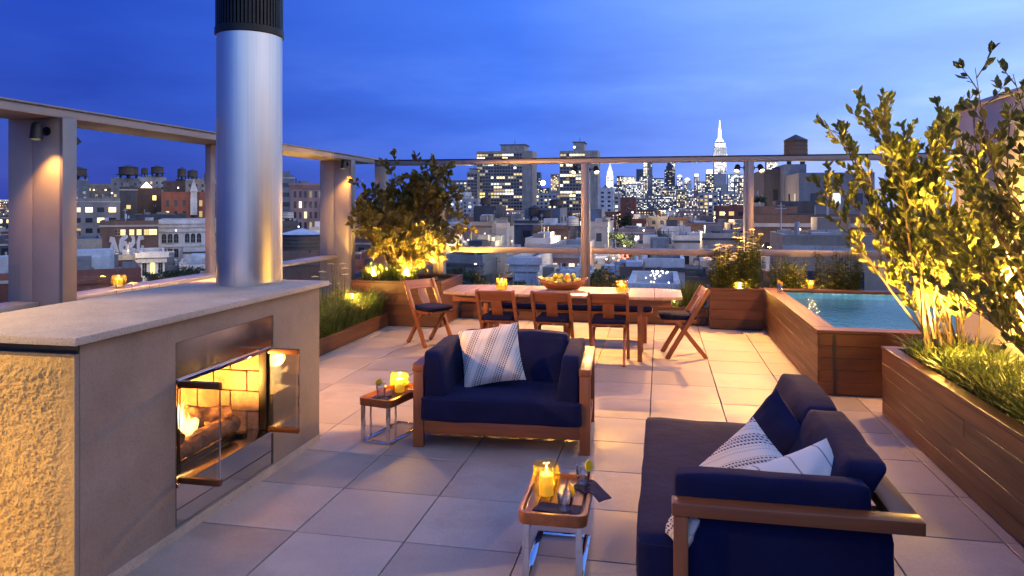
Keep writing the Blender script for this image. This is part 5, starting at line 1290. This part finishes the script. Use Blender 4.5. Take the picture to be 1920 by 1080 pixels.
# ---- centre and right mid distance
SP = [
 ('white slab building left of the broad tower', 833, 872, 360, 560, 20, 'white', 3.4, 3.2, .5, .5, .12, COOL, 1.3),
 ('pale wing with lit floors against the broad tower', 866, 896, 372, 540, 14, 'pale', 3, 3, .5, .5, .25, COOL, 1.4),
 ('blue grey tower behind the white slab', 846, 884, 338, 900, 25, 'slate', 5, 4, .6, .5, .25, COOL, 1.0),
 ('cream block between the two apartment towers', 995, 1052, 362, 820, 30, 'pale', 4.5, 4, .5, .5, .35, WARM, 1.5),
 ('dark brown block in front of the broad tower', 888, 930, 386, 260, 18, 'dark', 4, 4, .4, .45, .05, WARM, 1.2),
 ('blue grey roof block with two water towers', 984, 1050, 390, 255, 20, 'slate', 6, 4, .3, .4, .08, WARM, 1.2),
 ('tan brick block with two dark windows behind the tree', 884, 922, 416, 165, 14, 'tan', 4, 4, .4, .5, .1, WARM, 1.2),
 ('narrow pale blue stair tower on the roofs', 930, 950, 418, 150, 8, 'pale', None, 4, .4, .5, 0, WARM, 1.),
 ('wide dark roofs below the broad tower', 930, 1010, 413, 210, 18, 'dark', 4, 4, .4, .5, .08, WARM, 1.3),
 ('brown roof block below the narrower tower', 1000, 1066, 422, 180, 16, 'brown_brick', 4, 4, .4, .5, .15, WARM, 1.3),
 ('white fronted low house with slate side', 985, 1032, 446, 112, 12, 'white', None, 4, .3, .4, .0, WARM, 1.),
 ('teal roofed shed by the railing post', 1106, 1128, 392, 240, 14, 'slate', None, 4, .3, .4, .0, WARM, 1.),
 ('white slab tower with dotted dark windows beside the railing post', 1122, 1150, 352, 520, 20, 'white', 3.2, 3.1, .42, .45, .08, WARM, 1.2),
 ('bluish white slab tower beside the dotted one', 1149, 1163, 362, 530, 18, 'pale', 2.6, 3.1, .5, .5, .3, COOL, 1.2),
 ('dark red brick slab with few windows', 1163, 1192, 370, 430, 18, 'red_brick', 12, 3, .4, .4, 0, WARM, 1.),
 ('pale stone house row on the street canyon', 1106, 1140, 416, 185, 22, 'pale', 3, 3.8, .4, .55, .15, WARM, 1.3),
 ('white loft with a dark colonnade on the low roofs', 1240, 1292, 424, 205, 16, 'white', 2.4, 6, .5, .45, .0, WARM, 1.),
 ('white row house pair with four small windows', 1262, 1312, 441, 132, 12, 'white', 2.6, 5, .3, .35, .0, WARM, 1.),
 ('tan parapet roof in front of the white loft', 1190, 1264, 457, 118, 16, 'tan', None, 4, .4, .5, 0, WARM, 1.),
 ('densely lit pale apartment block under the skyline', 1310, 1346, 361, 700, 22, 'pale', 3.4, 3.4, .62, .6, .6, WARM, 1.5),
 ('brick block with shop lights and a blue roof', 1343, 1400, 386, 420, 20, 'red_brick', 4.5, 4.5, .55, .5, .5, WARM, 2.2),
 ('brown gabled roofs beside the white row houses', 1290, 1345, 418, 175, 18, 'brown_brick', 4, 4, .4, .5, .08, WARM, 1.2),
 ('pale blue long roof before the flowers', 1318, 1412, 437, 140, 16, 'pale', 4, 4, .35, .5, .05, WARM, 1.2),
 ('white sidewalled building below the mid rail', 1205, 1284, 484, 72, 12, 'white', None, 4, .4, .5, 0, WARM, 1.),
 ('bright white flat roof just beyond the table end', 1176, 1276, 531, 46, 9, 'white', None, 4, .4, .5, 0, WARM, 1.),
 ('dark stair block under the white sidewalled building', 1162, 1206, 500, 66, 8, 'brown_brick', 3, 3.5, .4, .5, .2, WARM, 1.2),
 ('grey low building under the glass left of the bowl', 828, 905, 478, 78, 12, 'grey', 3.6, 3.8, .4, .5, .08, WARM, 1.3),
 ('small white roof kiosk behind the corner tree', 826, 860, 454, 120, 6, 'white', None, 4, .4, .5, 0, WARM, 1.),
 ('teal roofed low block by the corner tree', 876, 928, 452, 125, 10, 'slate', 3, 3.5, .4, .5, .2, WARM, 1.3),
 ('dark stepped building with a roof garden right of the second post', 1432, 1476, 318, 128, 14, 'dark', 5, 4.5, .3, .4, .04, COOL, 1.),
 ('slate upper block under the big water tower', 1470, 1512, 308, 124, 12, 'slate', 5, 4, .35, .4, .04, COOL, 1.),
 ('grey banded concrete building behind the leafy tree', 1498, 1640, 324, 112, 16, 'grey', 3.0, 3.6, .36, .45, .10, COOL, 1.),
 ('brown long parapet building above the white flowers', 1412, 1640, 403, 84, 10, 'brown_brick', 2.2, 4, .4, .5, 0, WARM, 1.),
 ('tan low wall building beyond the hot tub', 1470, 1660, 440, 64, 8, 'tan', 2.6, 4, .4, .5, 0, WARM, 1.),
 ('tan stub block beside the second post', 1412, 1434, 380, 100, 8, 'tan', None, 4, .4, .5, 0, WARM, 1.),
]
for (lb, a, b, y, D, dp, wl_, bay, fl, wf, hf, lit, cols, st) in SP:
    building(lb, a, b, y, D, dp, wl_, {'white': 'roof_silver', 'pale': 'roof_silver', 'dark': 'roof_tar', 'slate': 'copper', 'brown_brick': 'roof_tar'}.get(wl_, 'roof_grey'), bay or 4.2, fl, wf, hf, lit, cols, st, True, clutter=y > 395 and y < 520)
# two near brick houses under the rail, windows one by one
bh1 = building('red brick corner house with tall lit windows below the fruit bowl post', 1032, 1096, 458, 92, 14, 'pink_brick', 'roof_tar', None, side=False, cornice='pale', clutter=False)
H = onY(1032, 458, 92).z - GZ
for row in range(3):
    for k in range(4):
        cwin(bh1, -1.65 + k * 1.1, H - 4.2 - row * 3.1, .72, 1.8, -7.05, [1.1, .0, 1.5, .7][(k + row) % 4] if row < 2 else .0, (1, .78, .5))
bh2 = building('white row house with dark window columns below the mid rail', 962, 1008, 480, 80, 14, 'white', 'roof_tar', None, side=False, cornice='white', clutter=False)
H = onY(962, 480, 80).z - GZ
for row in range(3):
    for k in range(4): cwin(bh2, -1.05 + k * .7, H - 3.6 - row * 2.5, .42, 1.5, -7.05, 0., (1, .8, .5))
water_tower('big wooden water tower with pointed roof on the slate block', 1492, 252, 309, 126, 1.85)
water_tower('dark water tower on the blue grey roof block, flue side', 1003, 384, 412, 250, 2.2)
water_tower('dark water tower on the blue grey roof block, post side', 1022, 390, 412, 246, 2.4)
water_tower('squat water tank before the cream block', 1043, 372, 390, 300, 3.0)
water_tower('dark water tank on the dark brown block', 911, 368, 388, 262, 2.0)
water_tower('pale round tank on the roofs by the railing post', 1074, 404, 430, 170, 1.4, 'roof_silver', 'wall_white')
water_tower('small dark tank before the white sidewalled building', 1236, 500, 535, 62, .75, 'tank_roof', 'tank_wood')
TL_ = ['roof tree under the glass beside the grey low building', 'rounded roof tree by the candle nearest the corner tree', 'small roof tree at the foot of the corner tree planter', 'large far tree below the dark red brick slab', 'street tree at the head of the street canyon', 'street tree half way down the street canyon', 'tree beside the white loft with colonnade', 'low tree before the white loft', 'roof tree behind the candle nearest the hot tub', 'small tree at the railing below the street canyon', 'tree by the railing post below the mid rail', 'roof garden tree on the tan stub block', 'little shrub tree by the white row house']
for k, (px, yt, D, rr) in enumerate([(862, 492, 60, 1.5), (885, 500, 56, 1.3), (835, 505, 58, 1.2), (1175, 400, 400, 7), (1168, 430, 190, 4), (1185, 445, 150, 3.2), (1240, 430, 195, 3), (1215, 437, 160, 2.6), (1130, 500, 60, 1.6), (1152, 512, 56, 1.3), (1112, 505, 52, 1.3), (1428, 365, 105, 1.6), (975, 520, 45, .9)]):
    city_tree(TL_[k], px, yt, D, rr, rr * 1.15, 60 + k)
# street lamps / car lights in the canyon, string lights
lg = random.Random(9)
def lamp_ball(px, py, D, r_, mat, label, cat, group, name):
    tag(MB().ball((0, 0, 0), r_, 8, 5).build(name, mat, None, True, loc=onY(px, py, D)), label, cat, group)
for k in range(26): lamp_ball(1208 + 26 * lg.random() + 10 * (k % 3), 508 + 22 * lg.random(), 48 + 4 * lg.random(), .05, 'city_lamp', 'warm bulb of the string lights beyond the table end', 'bulb', 'string light bulbs', 'string_light_bulb')
for (px, py, D) in [(1166, 444, 190), (1171, 461, 150), (1150, 484, 100), (1137, 486, 95), (1207, 432, 170), (1186, 398, 300), (1256, 393, 300), (1246, 396, 320), (1270, 395, 250), (1358, 400, 250), (1340, 408, 240), (912, 470, 90), (930, 472, 92), (878, 450, 120), (914, 452, 118), (868, 475, 100), (176, 356, 300), (198, 356, 300), (210, 362, 260), (334, 352, 215), (1018, 343, 2500), (960, 452, 130), (1060, 446, 120), (1110, 452, 120), (1300, 436, 150), (1230, 470, 95), (1400, 440, 120), (1500, 430, 75), (560, 425, 100), (240, 470, 95), (330, 432, 125), (850, 440, 150)]:
    lamp_ball(px, py, D, D * .0011 if D < 1000 else 9, 'city_lamp', 'small bright street lamp shining among the city roofs', 'street lamp', 'far street lamps', 'street_lamp')
    if D < 400: lamp('street_glow', 'POINT', onY(px, py, D) + V((0, -D * .02, 1)), 14 * D, (1, .72, .38), None, .5)  # point lamp by each ball, added to brighten the mid-distance walls
for k in range(9): lamp_ball(1145 + 40 * lg.random(), 478 + 12 * lg.random(), 100, .14, 'tail_lamp', 'red car tail light down in the street', 'car light', 'car lights in the street', 'tail_light')
# ---- skyline
def sky_block(label, px0, px1, yt, D, wall='slate', lit=.5, st=1.6, depth=40, cols=COOL, crown=None, bay=9, fl=8, wf=.7, hf=.55):
    return building(label, px0, px1, yt, D, depth, wall, 'roof_grey', bay, fl, wf, hf, lit, cols, st, False, 2, 'skyscraper', 'skyscrapers of the far skyline', clutter=False)
def flood(target, off, power, size=60, col=(1, .95, .85)):
    tg = V(target); lamp('flood_light', 'SPOT', tg + V(off), power, col, None, 4, tg, size, .5)
def stack(t, D, tiers, mat):
    """tiers: (px0, px1, y0, y1) stacked boxes drawn around the tower axis"""
    for (a, b, y0, y1) in tiers:
        p0, p1 = onY(a, y0, D), onY(b, y1, D); c = (p0.x + p1.x) / 2 - t.location.x; w = (p1.x - p0.x) / 2
        MB().box(c - w, c + w, -w, w, p0.z - GZ, p1.z - GZ).build('setback', mat, t)
# the tallest tower with mast
ED = 3450
es = sky_block('tallest floodlit skyscraper with tapering mast on the skyline', 1339, 1362, 302, ED, 'pale', .55, 1.9, 60, COOL, bay=7, fl=7)
es.location.y = ED + 30
ex = es.location.x
zz = lambda y: onY(1350, y, ED).z - GZ
px2m = lambda px: px / FPX * ED * 1.03
def tier(hw, y0, y1, mat, nm='setback'): MB().box(-px2m(hw), px2m(hw), -px2m(hw) - 0, px2m(hw), zz(y0), zz(y1)).build(nm, mat, es)
tier(14.5, 384, 345, 'wall_pale'); tier(11.5, 302, 289, 'wall_white'); tier(10.6, 289, 276, 'wall_white'); tier(9.2, 276, 268, 'wall_white'); tier(5.8, 268, 265, 'wall_grey'); 
MB().lathe([(px2m(7.2), zz(265)), (px2m(5.2), zz(261)), (px2m(2.9), zz(257)), (px2m(2.5), zz(243)), (px2m(1.4), zz(238)), (px2m(.5), zz(224))], 12).build('mast', 'mast_crown_glow', es)
m = MB()
for k in range(-3, 4): m.box(px2m(k * 3.0) - 3, px2m(k * 3.0) + 3, -px2m(11.9), -px2m(11.52), zz(302), zz(277))
m.build('window_strips', 'wall_slate', es)
flood((ex, ED, zz(282) + GZ), (-60, -160, -60), 1.7e6, 70); flood((ex, ED, zz(282) + GZ), (70, -160, -60), 1.3e6, 70)
# clock tower with pyramid
D = 2600; ml = sky_block('slender floodlit tower with pyramid crown on the skyline', 1137, 1150, 330, D, 'white', .5, 1.4, 28)
px2 = lambda px: px / FPX * D * 1.03; z2 = lambda y: onY(1143, y, D).z - GZ
MB().lathe([(px2(7.5), z2(330)), (px2(7.5), z2(322)), (px2(5), z2(318)), (px2(1.3), z2(307)), (px2(.4), z2(300))], 4, mx=MX.Rotation(pi / 4, 4, 'Z')).build('pyramid_crown', 'wall_white', ml)
flood((ml.location.x, D, z2(318) + GZ), (-20, -110, -50), 1.0e6, 80)
SKY = [
 ('bright glowing cube building beside the pyramid tower', 1166, 1192, 331, 2500, 'white', .97, 2.4), ('broad yellow lit block below the glowing cube', 1173, 1206, 345, 2000, 'pale', .8, 1.5),
 ('dark slab skyscraper left of the gold tipped tower', 1193, 1206, 317, 3000, 'slate', .06, 1.2), ('slim tower with a bright top left of the blue slab', 1206, 1214, 308, 2800, 'pale', .7, 2.0),
 ('dark blue slab skyscraper right of the bright topped tower', 1214, 1223, 304, 2700, 'slate', .05, 1.), ('many windowed block right of the dark blue slab', 1223, 1245, 334, 2400, 'slate', .6, 1.7),
 ('dark stepped deco tower on the skyline', 1246, 1264, 318, 2300, 'dark', .2, 1.3), ('thin glittering tower behind the deco tower', 1256, 1266, 303, 3600, 'slate', .75, 1.8),
 ('domed pale tower left of the tallest skyscraper', 1269, 1280, 332, 3100, 'pale', .6, 1.7), ('second domed tower left of the tallest skyscraper', 1283, 1295, 338, 3000, 'pale', .65, 1.8),
 ('slim pinkish tower with a lit tip', 1302, 1311, 331, 2900, 'pink_brick', .6, 1.4), ('low lit block left of the domed towers', 1240, 1272, 348, 2200, 'grey', .5, 1.5),
 ('lit block with bright roof beside the tallest skyscraper', 1324, 1338, 326, 3200, 'slate', .5, 1.6), ('huge white lit slab right of the tallest skyscraper', 1365, 1397, 326, 2600, 'white', .85, 2.0),
 ('lower lit setback slab in front of the white one', 1378, 1398, 334, 2500, 'grey', .6, 1.8), ('brightest white tower right of the second post', 1437, 1459, 303, 2700, 'white', .95, 2.6),
 ('grey lit tower between second post and brightest tower', 1419, 1437, 339, 2800, 'grey', .55, 1.6), ('thin dark tower in the gap between the apartment towers', 1003, 1013, 323, 3000, 'slate', .2, 1.2),
 ('lit low block in the gap between the apartment towers', 1000, 1030, 352, 2000, 'slate', .35, 1.4), ('dark block with sparse lights beside the clock tower', 1150, 1172, 346, 2400, 'slate', .4, 1.5),
 ('dark roofed block in front of the tallest skyscraper', 1318, 1352, 350, 1900, 'slate', .3, 1.4), ('white lit block low under the white slab', 1352, 1400, 362, 1700, 'pale', .5, 1.5),
 ('grey apartment slab low on the skyline by the red brick slab', 1190, 1230, 372, 1300, 'grey', .4, 1.4), ('pale blue glass building low on the skyline', 1228, 1268, 366, 1500, 'slate', .35, 1.5), ('tan loft tower low on the skyline', 1268, 1288, 356, 1100, 'tan', .4, 1.5), ('pinkish loft block low on the skyline', 1285, 1312, 368, 1200, 'pink_brick', .45, 1.5)]
for i, (lb, a, b, y, D, wl_, lit, st) in enumerate(SKY):
    t = sky_block(lb, a, b, y, D, wl_, lit, st, 35, COOL if i % 3 else [(1, .82, .5)], bay=D * .0019, fl=D * .0018)
    if 'deco' in lb: stack(t, D, [(1249, 1261, 319, 311), (1251, 1258, 312, 305), (1253, 1256, 306, 300)], 'wall_dark')
    if 'domed' in lb and 'block' not in lb: p = onY((a + b) / 2, y, D); MB().ball((p.x - t.location.x, 0, p.z - GZ), (b - a) / FPX * D * .4, 12, 8).build('dome', 'mast_crown_glow', t, True)  # dome is no lamp, its floodlit look is put into emission
    if 'bright top' in lb or 'lit tip' in lb or 'bright roof' in lb: p = onY((a + b) / 2, y, D); w = (b - a) / FPX * D * .35; MB().box(p.x - t.location.x - w, p.x - t.location.x + w, -w, w, p.z - GZ, p.z - GZ + w * 1.6).build('lit_crown', 'mast_crown_glow', t)  # crown emits in place of floodlighting
# ---- further skyscrapers filling the far skyline
sr = random.Random(77)
for k in range(46):
    D = sr.uniform(1900, 3900); px = sr.uniform(1120, 1462) if k < 38 else sr.uniform(1000, 1050); w_ = sr.uniform(9, 20); wl_ = sr.choice(['slate', 'grey', 'pale', 'tan', 'dark', 'white'])
    yt = sr.uniform(338, 372) if sr.random() < .75 else sr.uniform(322, 345)
    if 1330 < px + w_ and px < 1366 and D < 3500: yt = max(yt, 362)
    t = sky_block('far %s skyscraper packed into the glittering skyline' % {'slate': 'slate blue', 'dark': 'dark', 'pale': 'pale stone'}.get(wl_, wl_), px, px + w_, yt, D, wl_, sr.uniform(.35, .85), sr.uniform(1.4, 2.6), 35, COOL if sr.random() < .65 else WARM, bay=D * .0019, fl=D * .0018)
    if sr.random() < .3: p = onY(px + w_ / 2, yt, D); q_ = w_ / FPX * D * .25; MB().box(p.x - t.location.x - q_, p.x - t.location.x + q_, -q_, q_, p.z - GZ, p.z - GZ + q_ * sr.uniform(1, 3)).build('crown_block', 'wall_' + wl_, t)
# ---- filler blocks of the city floor
KN = dict(red_brick='red brick', brown_brick='brown brick', grey='grey', pale='pale stone', white='white', tan='tan', dark='dark', pink_brick='pinkish brick', slate='slate blue')
for (D, y0, y1, wpx, lit) in [(74, 500, 545, 80, .08), (105, 470, 500, 70, .10), (150, 440, 468, 62, .12), (215, 418, 440, 54, .14), (310, 404, 420, 48, .18), (450, 394, 406, 44, .22), (700, 387, 396, 40, .3), (1050, 380, 390, 36, .4), (1600, 372, 384, 32, .45)]:
    px = -60
    while px < 1720:
        w = wpx * cr2.uniform(.6, 1.4); wl_ = cr2.choice(list(KN) + ['red_brick', 'brown_brick', 'tan', 'dark', 'pink_brick', 'brown_brick']); y = cr2.uniform(y0, y1)
        for (a_, b_, yn, Dn) in NAMED:
            if Dn > D and a_ < px + w and b_ > px: y = max(y, yn + (84 if Dn < 160 and b_ < 660 else 62 if Dn < 300 else 34 if Dn < 1000 else 22))
        if y > 560: px += w; continue
        street = D < 330 and 1138 < px + w / 2 < 1172
        hid = (430 < px and px + w < 505) or (1640 < px)
        if not street and not hid:
            far = D > 400
            t = building('%s city building with a %s roof %s' % (KN[wl_], 'silver' if wl_ in ('white', 'pale') else 'dark', 'far off below the skyline' if far else 'among the low rooftops beyond the terrace'), px, px + w - 3, y, D + cr2.uniform(-.06, .06) * D, D * .09 + 6, wl_, 'roof_silver' if wl_ in ('white', 'pale') else 'roof_tar', 2.6 if not far else D * .0036, 3.3 if not far else D * .0034, .42, .50, lit * 2.4, WARM if cr2.random() < .6 else COOL, 1.6, True, group='city blocks beyond the terrace', clutter=D < 320, top_margin=.3)
            if cr2.random() < .16 and D < 500:
                water_tower('small dark water tower on the low city rooftops', px + w * .5, y - 900 / D * 4.2, y + 1, D + 4, 1.5, group='small water towers on the rooftops')
        px += w
